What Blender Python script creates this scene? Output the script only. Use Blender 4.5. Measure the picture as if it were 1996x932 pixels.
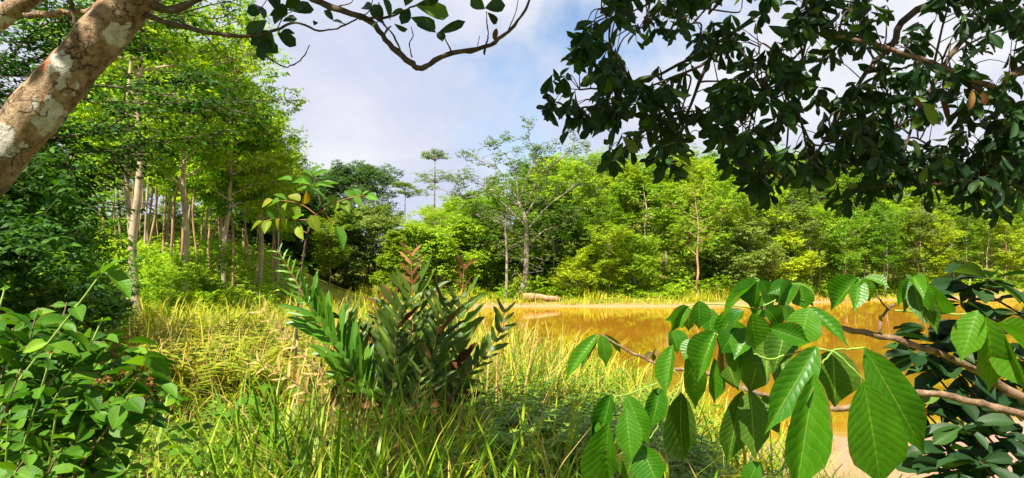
import bpy, math, random
import numpy as np
from mathutils import Matrix, Vector

# ------------------------------------------------------------------ camera, world, sun, exposure
scene = bpy.context.scene
for o in list(bpy.data.objects):
    bpy.data.objects.remove(o)
W, H, FPX = 1996.0, 932.0, 1425.0
PITCH = math.atan(79.0 / FPX)
CAMZ = 2.2
cam_data = bpy.data.cameras.new('camera')
cam = bpy.data.objects.new('camera', cam_data)
scene.collection.objects.link(cam)
cam.location = (0, 0, CAMZ)
cam.rotation_euler = (math.pi / 2 + PITCH, 0, 0)
cam_data.sensor_fit = 'HORIZONTAL'
cam_data.angle = 2 * math.atan(W / 2 / FPX)
cam_data.clip_start = 0.05
cam_data.clip_end = 6000
scene.camera = cam

SUN_DIR = Vector((-0.36, -0.55, 0.90)).normalized()      # towards the sun
sun_el = math.asin(SUN_DIR.z)
sun_rot = math.atan2(SUN_DIR.x, SUN_DIR.y)

world = bpy.data.worlds.new('World')
scene.world = world
world.use_nodes = True
nt = world.node_tree
nt.nodes.clear()
def wn(t, **k):
    n = nt.nodes.new(t)
    for a, b in k.items():
        setattr(n, a, b)
    return n
w_out = wn('ShaderNodeOutputWorld')
w_bg = wn('ShaderNodeBackground')
w_bg.inputs['Strength'].default_value = 0.1
w_sky = wn('ShaderNodeTexSky', sky_type='NISHITA', sun_disc=False)
w_sky.sun_elevation = sun_el
w_sky.sun_rotation = sun_rot
w_tc = wn('ShaderNodeTexCoord')
w_map = wn('ShaderNodeMapping')
w_map.inputs['Scale'].default_value = (1.0, 1.0, 1.9)
w_map.inputs['Location'].default_value = (0.35, 0.1, 0.2)
w_n1 = wn('ShaderNodeTexNoise')
w_n1.inputs['Scale'].default_value = 2.6
w_n1.inputs['Detail'].default_value = 9
w_n1.inputs['Roughness'].default_value = 0.56
w_n1.inputs['Distortion'].default_value = 0.25
w_r1 = wn('ShaderNodeValToRGB')
w_r1.color_ramp.elements[0].position = 0.40
w_r1.color_ramp.elements[0].color = (2.0, 2.2, 2.8, 1)
w_r1.color_ramp.elements[1].position = 0.66
w_r1.color_ramp.elements[1].color = (2.95, 2.95, 3.05, 1)
e = w_r1.color_ramp.elements.new(0.52)
e.color = (2.35, 2.47, 2.88, 1)
# openings in the cloud: scattered by a coarse noise, everywhere alike
w_map2 = wn('ShaderNodeMapping')
w_map2.inputs['Location'].default_value = (0.3, 1.7, 0.1)
w_map2.inputs['Rotation'].default_value = (0, 0, -0.103)
w_n2 = wn('ShaderNodeTexNoise')
w_n2.inputs['Scale'].default_value = 3.1
w_n2.inputs['Detail'].default_value = 6
w_n2.inputs['Roughness'].default_value = 0.55
w_r2 = wn('ShaderNodeValToRGB')
w_r2.color_ramp.elements[0].position = 0.57
w_r2.color_ramp.elements[0].color = (0, 0, 0, 1)
w_r2.color_ramp.elements[1].position = 0.68
w_r2.color_ramp.elements[1].color = (1, 1, 1, 1)
w_mix = wn('ShaderNodeMix', data_type='RGBA')
lk = nt.links.new
lk(w_tc.outputs['Generated'], w_map.inputs['Vector'])
lk(w_map.outputs['Vector'], w_n1.inputs['Vector'])
lk(w_n1.outputs['Fac'], w_r1.inputs['Fac'])
lk(w_tc.outputs['Generated'], w_map2.inputs['Vector'])
lk(w_map2.outputs['Vector'], w_n2.inputs['Vector'])
lk(w_n2.outputs['Fac'], w_r2.inputs['Fac'])
lk(w_r2.outputs['Color'], w_mix.inputs[0])
lk(w_r1.outputs['Color'], w_mix.inputs[6])
w_dim = wn('ShaderNodeMix', data_type='RGBA', blend_type='MULTIPLY')
w_dim.inputs[0].default_value = 1
w_dim.inputs[7].default_value = (0.62, 0.62, 0.62, 1)
lk(w_sky.outputs['Color'], w_dim.inputs[6])
lk(w_dim.outputs[2], w_mix.inputs[7])
lk(w_mix.outputs[2], w_bg.inputs['Color'])
lk(w_bg.outputs['Background'], w_out.inputs['Surface'])

sun_data = bpy.data.lights.new('sun', 'SUN')
sun_data.energy = 5.0
sun_data.angle = math.radians(0.53)
sun_data.color = (1.0, 0.93, 0.80)
sun = bpy.data.objects.new('sun', sun_data)
scene.collection.objects.link(sun)
sun.rotation_euler = (-SUN_DIR).to_track_quat('-Z', 'Y').to_euler()
sun.location = (-20, -15, 40)

scene.view_settings.view_transform = 'Standard'
scene.view_settings.look = 'None'
scene.view_settings.gamma = 1.0
scene.view_settings.exposure = 1.7
scene.view_settings.use_curve_mapping = False
scene.render.engine = 'CYCLES'
try:
    scene.cycles.max_bounces = 8
    scene.cycles.diffuse_bounces = 5
    scene.cycles.glossy_bounces = 2
    scene.cycles.transmission_bounces = 5
    scene.cycles.transparent_max_bounces = 4
except Exception:
    pass

# ------------------------------------------------------------------ helpers
COL = scene.collection
RNG = np.random.default_rng(7)

def P(px, py, d):
    """photo pixel + distance ahead of the camera -> point in the place"""
    xc = (px - W / 2) / FPX
    yc = (H / 2 - py) / FPX
    fy = math.cos(PITCH) - yc * math.sin(PITCH)
    fz = math.sin(PITCH) + yc * math.cos(PITCH)
    k = d / fy
    return np.array((xc * k, d, CAMZ + fz * k))

def unit(v):
    v = np.asarray(v, float)
    return v / (np.linalg.norm(v, axis=-1, keepdims=True) + 1e-12)

def np_mesh(name, V, faces, uv=None, smooth=True):
    """faces: list of int arrays (n,3)/(n,4); uv: per-vertex (n,2)"""
    me = bpy.data.meshes.new(name)
    V = np.asarray(V, np.float32).reshape(-1, 3)
    faces = [np.asarray(f, np.int32) for f in faces if len(f)]
    idx = np.concatenate([f.ravel() for f in faces])
    tot = np.concatenate([np.full(len(f), f.shape[1], np.int32) for f in faces])
    start = np.concatenate([[0], np.cumsum(tot)[:-1]]).astype(np.int32)
    me.vertices.add(len(V))
    me.vertices.foreach_set('co', V.ravel())
    me.loops.add(len(idx))
    me.loops.foreach_set('vertex_index', idx)
    me.polygons.add(len(tot))
    me.polygons.foreach_set('loop_start', start)
    if smooth:
        me.polygons.foreach_set('use_smooth', np.ones(len(tot), bool))
    if uv is not None:
        l = me.uv_layers.new(name='UVMap')
        l.data.foreach_set('uv', np.asarray(uv, np.float32)[idx].ravel())
    me.update(calc_edges=True)
    return me

class MB:
    def __init__(s):
        s.V, s.T, s.Q, s.U, s.n = [], [], [], [], 0
    def add(s, V, T=None, Q=None, U=None):
        V = np.asarray(V, float).reshape(-1, 3)
        if T is not None and len(T): s.T.append(np.asarray(T) + s.n)
        if Q is not None and len(Q): s.Q.append(np.asarray(Q) + s.n)
        s.V.append(V)
        s.U.append(np.zeros((len(V), 2)) if U is None else np.asarray(U, float))
        s.n += len(V)
    def mesh(s, name, smooth=True):
        f = []
        if s.T: f.append(np.concatenate(s.T))
        if s.Q: f.append(np.concatenate(s.Q))
        return np_mesh(name, np.concatenate(s.V), f, np.concatenate(s.U), smooth)

def obj(name, me, mat, parent=None, loc=None):
    o = bpy.data.objects.new(name, me)
    COL.objects.link(o)
    if mat is not None:
        if not me.materials: me.materials.append(mat)
        elif me.materials[0] is not mat:
            o.material_slots[0].link = 'OBJECT'
            o.material_slots[0].material = mat
    if parent is not None: o.parent = parent
    if loc is not None: o.location = loc
    return o

def tag(o, label=None, cat=None, group=None, kind=None):
    if label: o['label'] = label
    if cat: o['category'] = cat
    if group: o['group'] = group
    if kind: o['kind'] = kind
    return o

def thing(name, loc, label, cat, group=None):
    o = bpy.data.objects.new(name, None)
    o.empty_display_size = 0.2
    COL.objects.link(o)
    o.location = loc
    return tag(o, label, cat, group)

def crom(pts, n):
    """Catmull-Rom through the points, n samples per span"""
    p = np.asarray(pts, float)
    if len(p) < 3:
        t = np.linspace(0, 1, n + 1)[:, None]
        return p[0] * (1 - t) + p[-1] * t
    q = np.vstack([2 * p[0] - p[1], p, 2 * p[-1] - p[-2]])
    out = []
    for i in range(1, len(q) - 2):
        for k in range(n):
            t = k / n
            out.append(0.5 * (2 * q[i] + (q[i + 1] - q[i - 1]) * t + (2 * q[i - 1] - 5 * q[i] + 4 * q[i + 1] - q[i + 2]) * t * t
                       + (3 * q[i] - q[i - 1] - 3 * q[i + 1] + q[i + 2]) * t ** 3))
    out.append(q[-2])
    return np.array(out)

def tube(mb, pts, radii, sides=6, lump=0.0, rng=None, cap=True):
    pts = np.asarray(pts, float)
    n = len(pts)
    radii = np.broadcast_to(np.asarray(radii, float), (n,)) if np.ndim(radii) == 0 or len(radii) == n else np.interp(np.linspace(0, 1, n), np.linspace(0, 1, len(radii)), radii)
    tan = unit(np.gradient(pts, axis=0))
    ref = np.array((0.13, 0.21, 1.0)) if abs(unit(pts[-1] - pts[0])[2]) < 0.85 else np.array((1.0, 0.2, 0.1))
    a = unit(np.cross(tan, ref)); b = np.cross(tan, a)
    ang = np.linspace(0, 2 * math.pi, sides, endpoint=False)
    R = radii[:, None] * np.ones(sides)
    if lump and rng is not None:
        R = R * (1 + lump * rng.standard_normal((n, sides)))
    V = pts[:, None, :] + R[..., None] * (np.cos(ang)[None, :, None] * a[:, None, :] + np.sin(ang)[None, :, None] * b[:, None, :])
    i = np.arange(n - 1)[:, None] * sides; j = np.arange(sides)[None, :]; j2 = (j + 1) % sides
    Q = np.stack([i + j, i + j2, i + sides + j2, i + sides + j], -1).reshape(-1, 4)
    L = np.concatenate([[0], np.cumsum(np.linalg.norm(np.diff(pts, axis=0), axis=1))])
    U = np.stack([np.broadcast_to(ang / 6.283, (n, sides)), np.broadcast_to(L[:, None], (n, sides))], -1).reshape(-1, 2)
    V = V.reshape(-1, 3)
    if cap:
        V = np.vstack([V, pts[-1] + tan[-1] * radii[-1] * 0.6, pts[0]])
        U = np.vstack([U, [0.5, L[-1]], [0.5, 0]])
        k = (n - 1) * sides
        jj = np.arange(sides)
        T = np.concatenate([np.stack([k + jj, k + (jj + 1) % sides, np.full(sides, n * sides)], 1),
                            np.stack([(jj + 1) % sides, jj, np.full(sides, n * sides + 1)], 1)])
        mb.add(V, T, Q, U)
    else:
        mb.add(V, None, Q, U)

def sm_(x): return x * x * (3 - 2 * x)

def leaf_template(nl=6, nc=2, a=0.9, b=1.1, tip=0.0, droop=0.15, fold=0.12, wave=0.0, twist=0.0):
    """unit leaf: length 1 along +Y, width 1 along X, upper side +Z"""
    t = np.linspace(0, 1, nl + 1)
    w = np.clip(t, 0, 1) ** a * (1 - t) ** b
    w = w / w.max()
    if tip: w = w * (1 - tip * sm_(np.clip((t - 0.62) / 0.3, 0, 1)) * 0.6)
    w = np.maximum(w, 0.015)
    j = np.linspace(-1, 1, 2 * nc + 1)
    X = w[:, None] * j[None, :] * 0.5
    Y = np.repeat(t[:, None], len(j), 1)
    Y = Y - 0.10 * np.abs(j)[None, :] * w[:, None] * (0.5 - t[:, None])
    Z = fold * np.abs(X) * 2 - droop * t[:, None] ** 2 + wave * np.sin(t[:, None] * 17 + j[None, :] * 1.0) * np.abs(j)[None, :] * w[:, None]
    Z = Z + twist * X * t[:, None] ** 1.5
    X = X + .06 * twist * np.sin(t[:, None] * 3.1)
    V = np.stack([X, Y, Z], -1).reshape(-1, 3)
    m = len(j)
    r = np.arange(nl)[:, None] * m; c = np.arange(m - 1)[None, :]
    Q = np.stack([r + c, r + c + 1, r + m + c + 1, r + m + c], -1).reshape(-1, 4)
    U = np.stack([np.broadcast_to(0.5 + j[None, :] * 0.5, X.shape), Y], -1).reshape(-1, 2)
    return V, Q, U

RH_V = np.array([(0, 0, 0), (-0.5, 0.42, 0.05), (0.5, 0.42, 0.05), (0, 1, -0.12)], float)
RH_T = np.array([(0, 2, 1), (1, 2, 3)])
RH_U = np.array([(0.5, 0), (0, 0.42), (1, 0.42), (0.5, 1)])
# a slightly rounder leaf of four triangles
R4_V = np.array([(0, 0, 0), (-0.42, 0.28, 0.05), (0.42, 0.28, 0.05), (-0.46, 0.6, 0.02), (0.46, 0.6, 0.02), (0, 1, -0.14)], float)
R4_Q = np.array([(1, 2, 4, 3)]); R4_T = np.array([(0, 2, 1), (3, 4, 5)])
R4_U = np.array([(0.5, 0), (0.05, 0.28), (0.95, 0.28), (0, 0.6), (1, 0.6), (0.5, 1)])

def frames(D, N):
    D = unit(D)
    X = unit(np.cross(D, N)); Z = np.cross(X, D)
    return X, D, Z

def leaf_batch(mb, tV, tT, tQ, tU, B, D, N, L, Wd):
    n = len(B)
    if n == 0: return
    X, D, Z = frames(D, N)
    L = np.broadcast_to(L, (n,))[:, None, None]; Wd = np.broadcast_to(Wd, (n,))[:, None, None]
    V = B[:, None, :] + tV[None, :, 0:1] * Wd * X[:, None, :] + tV[None, :, 1:2] * L * D[:, None, :] + tV[None, :, 2:3] * L * Z[:, None, :]
    m = len(tV); off = (np.arange(n) * m)[:, None, None]
    mb.add(V.reshape(-1, 3), None if tT is None else (tT[None] + off).reshape(-1, 3),
           None if tQ is None else (tQ[None] + off).reshape(-1, 4), np.tile(tU, (n, 1)))

def leaf_obj(name, me, mat, parent, origin, b, tip, n, width):
    b = np.asarray(b, float); tip = np.asarray(tip, float)
    d = tip - b; L = np.linalg.norm(d)
    X, D, Z = frames(d, np.asarray(n, float))
    o = obj(name, me, mat, parent)
    b = b - np.asarray(origin)
    o.matrix_local = Matrix(((X[0] * width, D[0] * L, Z[0] * L, b[0]), (X[1] * width, D[1] * L, Z[1] * L, b[1]),
                             (X[2] * width, D[2] * L, Z[2] * L, b[2]), (0, 0, 0, 1)))
    return o

# ------------------------------------------------------------------ materials
def mat_base(name):
    m = bpy.data.materials.new(name); m.use_nodes = True
    t = m.node_tree; t.nodes.clear()
    return m, t, t.nodes.new, t.links.new

def ramp(N, stops):
    r = N('ShaderNodeValToRGB')
    cr = r.color_ramp
    while len(cr.elements) > 1: cr.elements.remove(cr.elements[0])
    cr.elements[0].position = stops[0][0]; cr.elements[0].color = (*stops[0][1], 1)
    for p, c in stops[1:]:
        el = cr.elements.new(p); el.color = (*c, 1)
    return r

def math_n(N, L, op, a, b=None, c=None):
    n = N('ShaderNodeMath'); n.operation = op
    for i, v in enumerate((a, b, c)):
        if v is None: continue
        if isinstance(v, (int, float)): n.inputs[i].default_value = v
        else: L(v, n.inputs[i])
    return n.outputs[0]

def leaf_mat(name, stops, trans=0.44, rough=0.5, spec=0.14, veins=0.0, tint_obj=0.25, tscale=(1.35, 1.4, 0.4)):
    m, t, N, L = mat_base(name)
    geo = N('ShaderNodeNewGeometry'); info = N('ShaderNodeObjectInfo')
    s = math_n(N, L, 'ADD', geo.outputs['Random Per Island'], info.outputs['Random'])
    s = math_n(N, L, 'FRACT', s)
    r = ramp(N, stops); L(s, r.inputs['Fac'])
    hsv = N('ShaderNodeHueSaturation')
    L(r.outputs['Color'], hsv.inputs['Color'])
    v = math_n(N, L, 'MULTIPLY_ADD', info.outputs['Random'], tint_obj * 2, 1 - tint_obj)
    L(v, hsv.inputs['Value'])
    h = math_n(N, L, 'MULTIPLY_ADD', info.outputs['Random'], -0.10 * tint_obj, 0.5 + 0.05 * tint_obj)
    L(h, hsv.inputs['Hue'])
    col = hsv.outputs['Color']
    p = N('ShaderNodeBsdfPrincipled')
    if veins:
        uv = N('ShaderNodeUVMap'); sep = N('ShaderNodeSeparateXYZ'); L(uv.outputs['UV'], sep.inputs[0])
        u = math_n(N, L, 'ABSOLUTE', math_n(N, L, 'MULTIPLY_ADD', sep.outputs['X'], 2.0, -1.0))
        off_ = N('ShaderNodeVectorMath'); off_.operation = 'ADD'; L(uv.outputs['UV'], off_.inputs[0]); L(info.outputs['Random'], off_.inputs[1])
        wv = N('ShaderNodeTexNoise'); wv.inputs['Scale'].default_value = 3.0; L(off_.outputs[0], wv.inputs['Vector'])
        k = math_n(N, L, 'MULTIPLY_ADD', u, -0.16, sep.outputs['Y'])
        k = math_n(N, L, 'MULTIPLY_ADD', wv.outputs['Fac'], .10, k)
        k = math_n(N, L, 'MULTIPLY', k, math_n(N, L, 'MULTIPLY_ADD', info.outputs['Random'], 4.0, 9.0))
        k = math_n(N, L, 'ABSOLUTE', math_n(N, L, 'SUBTRACT', math_n(N, L, 'FRACT', k), 0.5))
        side = math_n(N, L, 'LESS_THAN', k, 0.04)
        side = math_n(N, L, 'MULTIPLY', side, 0.5)
        mid = math_n(N, L, 'LESS_THAN', u, 0.035)
        vein = math_n(N, L, 'MAXIMUM', side, mid)
        noise = N('ShaderNodeTexNoise'); noise.inputs['Scale'].default_value = 9; noise.inputs['Detail'].default_value = 4
        L(off_.outputs[0], noise.inputs['Vector'])
        mot = N('ShaderNodeHueSaturation'); L(col, mot.inputs['Color'])
        L(math_n(N, L, 'MULTIPLY_ADD', noise.outputs['Fac'], 0.6, 0.7), mot.inputs['Value'])
        mx = N('ShaderNodeMix'); mx.data_type = 'RGBA'
        L(math_n(N, L, 'MULTIPLY', vein, veins), mx.inputs[0]); L(mot.outputs['Color'], mx.inputs[6]); mx.inputs[7].default_value = (0.26, 0.38, 0.04, 1)
        sp_ = N('ShaderNodeTexNoise'); sp_.inputs['Scale'].default_value = 14; sp_.inputs['Detail'].default_value = 3; L(off_.outputs[0], sp_.inputs['Vector'])
        edge = math_n(N, L, 'MULTIPLY', math_n(N, L, 'GREATER_THAN', u, .9), math_n(N, L, 'GREATER_THAN', wv.outputs['Fac'], .56))
        spot = math_n(N, L, 'MAXIMUM', edge, math_n(N, L, 'GREATER_THAN', sp_.outputs['Fac'], .715))
        mb_ = N('ShaderNodeMix'); mb_.data_type = 'RGBA'; L(math_n(N, L, 'MULTIPLY', spot, .75), mb_.inputs[0]); L(mx.outputs[2], mb_.inputs[6]); mb_.inputs[7].default_value = (0.16, 0.10, 0.025, 1)
        col = mb_.outputs[2]
        bp = N('ShaderNodeBump'); bp.inputs['Strength'].default_value = 0.3; bp.inputs['Distance'].default_value = 0.0022
        L(math_n(N, L, 'ADD', math_n(N, L, 'POWER', k, 0.5), math_n(N, L, 'MULTIPLY', noise.outputs['Fac'], 0.5)), bp.inputs['Height'])
        L(bp.outputs['Normal'], p.inputs['Normal'])
    L(col, p.inputs['Base Color'])
    p.inputs['Roughness'].default_value = rough
    p.inputs['Specular IOR Level'].default_value = spec
    tr = N('ShaderNodeBsdfTranslucent')
    mul = N('ShaderNodeMix'); mul.data_type = 'RGBA'; mul.blend_type = 'MULTIPLY'; mul.inputs[0].default_value = 1
    L(col, mul.inputs[6]); mul.inputs[7].default_value = (*tscale, 1)
    L(mul.outputs[2], tr.inputs['Color'])
    ms = N('ShaderNodeMixShader'); ms.inputs[0].default_value = trans
    L(p.outputs[0], ms.inputs[1]); L(tr.outputs[0], ms.inputs[2])
    out = N('ShaderNodeOutputMaterial'); L(ms.outputs[0], out.inputs['Surface'])
    return m

def bark_mat(name, stops, scale=6.0, stretch=(1, 1, 0.35), bump=0.6, dist=0.02, rough=0.9):
    m, t, N, L = mat_base(name)
    tc = N('ShaderNodeTexCoord'); mp = N('ShaderNodeMapping'); mp.inputs['Scale'].default_value = stretch
    L(tc.outputs['Object'], mp.inputs['Vector'])
    n1 = N('ShaderNodeTexNoise'); n1.inputs['Scale'].default_value = scale; n1.inputs['Detail'].default_value = 8; n1.inputs['Roughness'].default_value = 0.62
    L(mp.outputs['Vector'], n1.inputs['Vector'])
    r = ramp(N, stops); L(n1.outputs['Fac'], r.inputs['Fac'])
    p = N('ShaderNodeBsdfPrincipled'); L(r.outputs['Color'], p.inputs['Base Color'])
    p.inputs['Roughness'].default_value = rough; p.inputs['Specular IOR Level'].default_value = 0.15
    n2 = N('ShaderNodeTexNoise'); n2.inputs['Scale'].default_value = scale * 4; n2.inputs['Detail'].default_value = 6
    L(mp.outputs['Vector'], n2.inputs['Vector'])
    bp = N('ShaderNodeBump'); bp.inputs['Strength'].default_value = bump; bp.inputs['Distance'].default_value = dist
    L(n2.outputs['Fac'], bp.inputs['Height']); L(bp.outputs['Normal'], p.inputs['Normal'])
    out = N('ShaderNodeOutputMaterial'); L(p.outputs[0], out.inputs['Surface'])
    return m

def hero_bark():
    m, t, N, L = mat_base('lichen_bark')
    tc = N('ShaderNodeTexCoord')
    def noise(sc, det, rough=0.6, dist=0.0):
        n = N('ShaderNodeTexNoise'); n.inputs['Scale'].default_value = sc; n.inputs['Detail'].default_value = det
        n.inputs['Roughness'].default_value = rough; n.inputs['Distortion'].default_value = dist
        L(tc.outputs['Object'], n.inputs['Vector']); return n.outputs['Fac']
    base = ramp(N, [(0.34, (0.045, 0.028, 0.018)), (0.44, (0.15, 0.095, 0.055)), (0.54, (0.27, 0.19, 0.115)), (0.64, (0.36, 0.27, 0.17)), (0.74, (0.24, 0.12, 0.06))])
    L(noise(11, 10, 0.8), base.inputs['Fac'])
    vor = N('ShaderNodeTexVoronoi'); vor.inputs['Scale'].default_value = 7.0
    wob = N('ShaderNodeTexNoise'); wob.inputs['Scale'].default_value = 11; wob.inputs['Detail'].default_value = 4
    L(tc.outputs['Object'], wob.inputs['Vector'])
    va = N('ShaderNodeVectorMath'); va.operation = 'MULTIPLY_ADD'
    L(wob.outputs['Color'], va.inputs[0]); va.inputs[1].default_value = (0.16, 0.16, 0.16); L(tc.outputs['Object'], va.inputs[2])
    L(va.outputs[0], vor.inputs['Vector'])
    sepc = N('ShaderNodeSeparateColor'); L(vor.outputs['Color'], sepc.inputs[0])
    # pale lichen plates: some cells only, ragged edges
    pale = math_n(N, L, 'MULTIPLY', math_n(N, L, 'GREATER_THAN', sepc.outputs['Red'], 0.46), math_n(N, L, 'LESS_THAN', math_n(N, L, 'ADD', vor.outputs['Distance'], math_n(N, L, 'MULTIPLY', noise(40, 6, .7), 0.35)), 0.60))
    mx = N('ShaderNodeMix'); mx.data_type = 'RGBA'
    L(math_n(N, L, 'MULTIPLY', pale, 0.85), mx.inputs[0]); L(base.outputs['Color'], mx.inputs[6]); 
    pr = ramp(N, [(0.35, (0.34, 0.33, 0.27)), (0.65, (0.56, 0.55, 0.49))]); L(noise(26, 5), pr.inputs['Fac'])
    L(pr.outputs['Color'], mx.inputs[7])
    rust = math_n(N, L, 'MULTIPLY', math_n(N, L, 'GREATER_THAN', noise(5.2, 5, 0.6, 0.6), 0.60), 0.8)
    mx2 = N('ShaderNodeMix'); mx2.data_type = 'RGBA'; L(rust, mx2.inputs[0]); L(mx.outputs[2], mx2.inputs[6]); mx2.inputs[7].default_value = (0.36, 0.12, 0.04, 1)
    specks = math_n(N, L, 'MULTIPLY', math_n(N, L, 'GREATER_THAN', noise(60, 3), 0.66), 0.7)
    mx3 = N('ShaderNodeMix'); mx3.data_type = 'RGBA'; L(specks, mx3.inputs[0]); L(mx2.outputs[2], mx3.inputs[6]); mx3.inputs[7].default_value = (0.05, 0.035, 0.02, 1)
    p = N('ShaderNodeBsdfPrincipled'); L(mx3.outputs[2], p.inputs['Base Color']); p.inputs['Roughness'].default_value = 0.9; p.inputs['Specular IOR Level'].default_value = 0.12
    vc = N('ShaderNodeTexVoronoi'); vc.feature = 'DISTANCE_TO_EDGE'; vc.inputs['Scale'].default_value = 13.0; L(va.outputs[0], vc.inputs['Vector'])
    crack = math_n(N, L, 'MULTIPLY', math_n(N, L, 'LESS_THAN', vc.outputs['Distance'], 0.035), math_n(N, L, 'GREATER_THAN', noise(6, 4), .47))
    mx4 = N('ShaderNodeMix'); mx4.data_type = 'RGBA'; L(math_n(N, L, 'MULTIPLY', crack, .8), mx4.inputs[0]); L(mx3.outputs[2], mx4.inputs[6]); mx4.inputs[7].default_value = (0.035, 0.022, 0.014, 1)
    L(mx4.outputs[2], p.inputs['Base Color'])
    bp = N('ShaderNodeBump'); bp.inputs['Strength'].default_value = 0.9; bp.inputs['Distance'].default_value = 0.03
    hh = math_n(N, L, 'ADD', noise(28, 8, 0.7), math_n(N, L, 'MULTIPLY_ADD', pale, 0.25, math_n(N, L, 'MULTIPLY', crack, -.5)))
    L(hh, bp.inputs['Height']); L(bp.outputs['Normal'], p.inputs['Normal'])
    out = N('ShaderNodeOutputMaterial'); L(p.outputs[0], out.inputs['Surface'])
    return m

def ground_mat():
    m, t, N, L = mat_base('meadow_soil')
    tc = N('ShaderNodeTexCoord')
    n1 = N('ShaderNodeTexNoise'); n1.inputs['Scale'].default_value = 0.35; n1.inputs['Detail'].default_value = 10; n1.inputs['Roughness'].default_value = 0.7
    L(tc.outputs['Object'], n1.inputs['Vector'])
    r = ramp(N, [(0.3, (0.07, 0.10, 0.015)), (0.5, (0.15, 0.17, 0.02)), (0.7, (0.20, 0.16, 0.04))]); L(n1.outputs['Fac'], r.inputs['Fac'])
    sz = N('ShaderNodeSeparateXYZ'); L(tc.outputs['Object'], sz.inputs[0])
    mud = ramp(N, [(0.0, (1, 1, 1)), (1.0, (0, 0, 0))]); L(math_n(N, L, 'MULTIPLY', math_n(N, L, 'MULTIPLY_ADD', n1.outputs['Fac'], -.4, sz.outputs['Z']), 8.0), mud.inputs['Fac'])
    mm = N('ShaderNodeMix'); mm.data_type = 'RGBA'; L(mud.outputs['Color'], mm.inputs[0]); L(r.outputs['Color'], mm.inputs[6]); mm.inputs[7].default_value = (0.30, 0.19, 0.09, 1)
    p = N('ShaderNodeBsdfPrincipled'); L(mm.outputs[2], p.inputs['Base Color']); p.inputs['Roughness'].default_value = 1; p.inputs['Specular IOR Level'].default_value = 0
    n2 = N('ShaderNodeTexNoise'); n2.inputs['Scale'].default_value = 5; n2.inputs['Detail'].default_value = 8
    L(tc.outputs['Object'], n2.inputs['Vector'])
    bp = N('ShaderNodeBump'); bp.inputs['Strength'].default_value = 1; bp.inputs['Distance'].default_value = 0.2
    L(n2.outputs['Fac'], bp.inputs['Height']); L(bp.outputs['Normal'], p.inputs['Normal'])
    out = N('ShaderNodeOutputMaterial'); L(p.outputs[0], out.inputs['Surface'])
    return m

def water_mat():
    m, t, N, L = mat_base('muddy_water')
    tc = N('ShaderNodeTexCoord')
    n1 = N('ShaderNodeTexNoise'); n1.inputs['Scale'].default_value = 0.09; n1.inputs['Detail'].default_value = 4
    L(tc.outputs['Object'], n1.inputs['Vector'])
    r = ramp(N, [(0.35, (0.28, 0.116, 0.008)), (0.65, (0.34, 0.152, 0.011))]); L(n1.outputs['Fac'], r.inputs['Fac'])
    d = N('ShaderNodeBsdfDiffuse'); L(r.outputs['Color'], d.inputs['Color'])
    g = N('ShaderNodeBsdfGlossy'); g.inputs['Roughness'].default_value = 0.03; g.inputs['Color'].default_value = (1.0, 0.97, 0.91, 1)
    mp = N('ShaderNodeMapping'); mp.inputs['Scale'].default_value = (1.0, 1.6, 1); L(tc.outputs['Object'], mp.inputs['Vector'])
    n2 = N('ShaderNodeTexNoise'); n2.inputs['Scale'].default_value = 2.2; n2.inputs['Detail'].default_value = 2
    L(mp.outputs['Vector'], n2.inputs['Vector'])
    bp = N('ShaderNodeBump'); bp.inputs['Strength'].default_value = 0.022; bp.inputs['Distance'].default_value = 0.03
    L(n2.outputs['Fac'], bp.inputs['Height']); L(bp.outputs['Normal'], g.inputs['Normal'])
    fr = N('ShaderNodeFresnel'); fr.inputs['IOR'].default_value = 1.33
    f = math_n(N, L, 'MINIMUM', math_n(N, L, 'MULTIPLY_ADD', fr.outputs[0], 1.05, 0.18), 0.68)
    ms = N('ShaderNodeMixShader'); L(f, ms.inputs[0]); L(d.outputs[0], ms.inputs[1]); L(g.outputs[0], ms.inputs[2])
    out = N('ShaderNodeOutputMaterial'); L(ms.outputs[0], out.inputs['Surface'])
    return m

M = {}
M['ground'] = ground_mat(); M['water'] = water_mat(); M['hero_bark'] = hero_bark()
M['bark_pale'] = bark_mat('pale_bark', [(0.35, (0.16, 0.12, 0.08)), (0.55, (0.34, 0.27, 0.18)), (0.7, (0.45, 0.38, 0.28))], 3.0)
M['bark_tan'] = bark_mat('tan_bark', [(0.35, (0.14, 0.08, 0.045)), (0.55, (0.30, 0.19, 0.10)), (0.7, (0.40, 0.28, 0.17))], 3.0)
M['bark_dark'] = bark_mat('dark_bark', [(0.35, (0.03, 0.022, 0.016)), (0.6, (0.09, 0.065, 0.045)), (0.75, (0.16, 0.14, 0.11))], 18.0, (1, 1, 1), 0.5, 0.006)
M['bark_twig'] = bark_mat('twig_bark', [(0.35, (0.08, 0.05, 0.03)), (0.6, (0.20, 0.13, 0.08)), (0.75, (0.32, 0.25, 0.17))], 40.0, (1, 1, 1), 0.6, 0.004)
M['bark_grey'] = bark_mat('grey_bark', [(0.35, (0.12, 0.10, 0.085)), (0.6, (0.26, 0.22, 0.18)), (0.75, (0.38, 0.34, 0.28))], 5.0)
M['green_stem'] = bark_mat('green_stem', [(0.35, (0.12, 0.20, 0.03)), (0.7, (0.24, 0.33, 0.06))], 20, (1, 1, 1), 0.2, 0.002, 0.5)
M['red_stem'] = bark_mat('red_stem', [(0.35, (0.16, 0.06, 0.02)), (0.7, (0.30, 0.17, 0.05))], 20, (1, 1, 1), 0.2, 0.002, 0.5)
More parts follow.
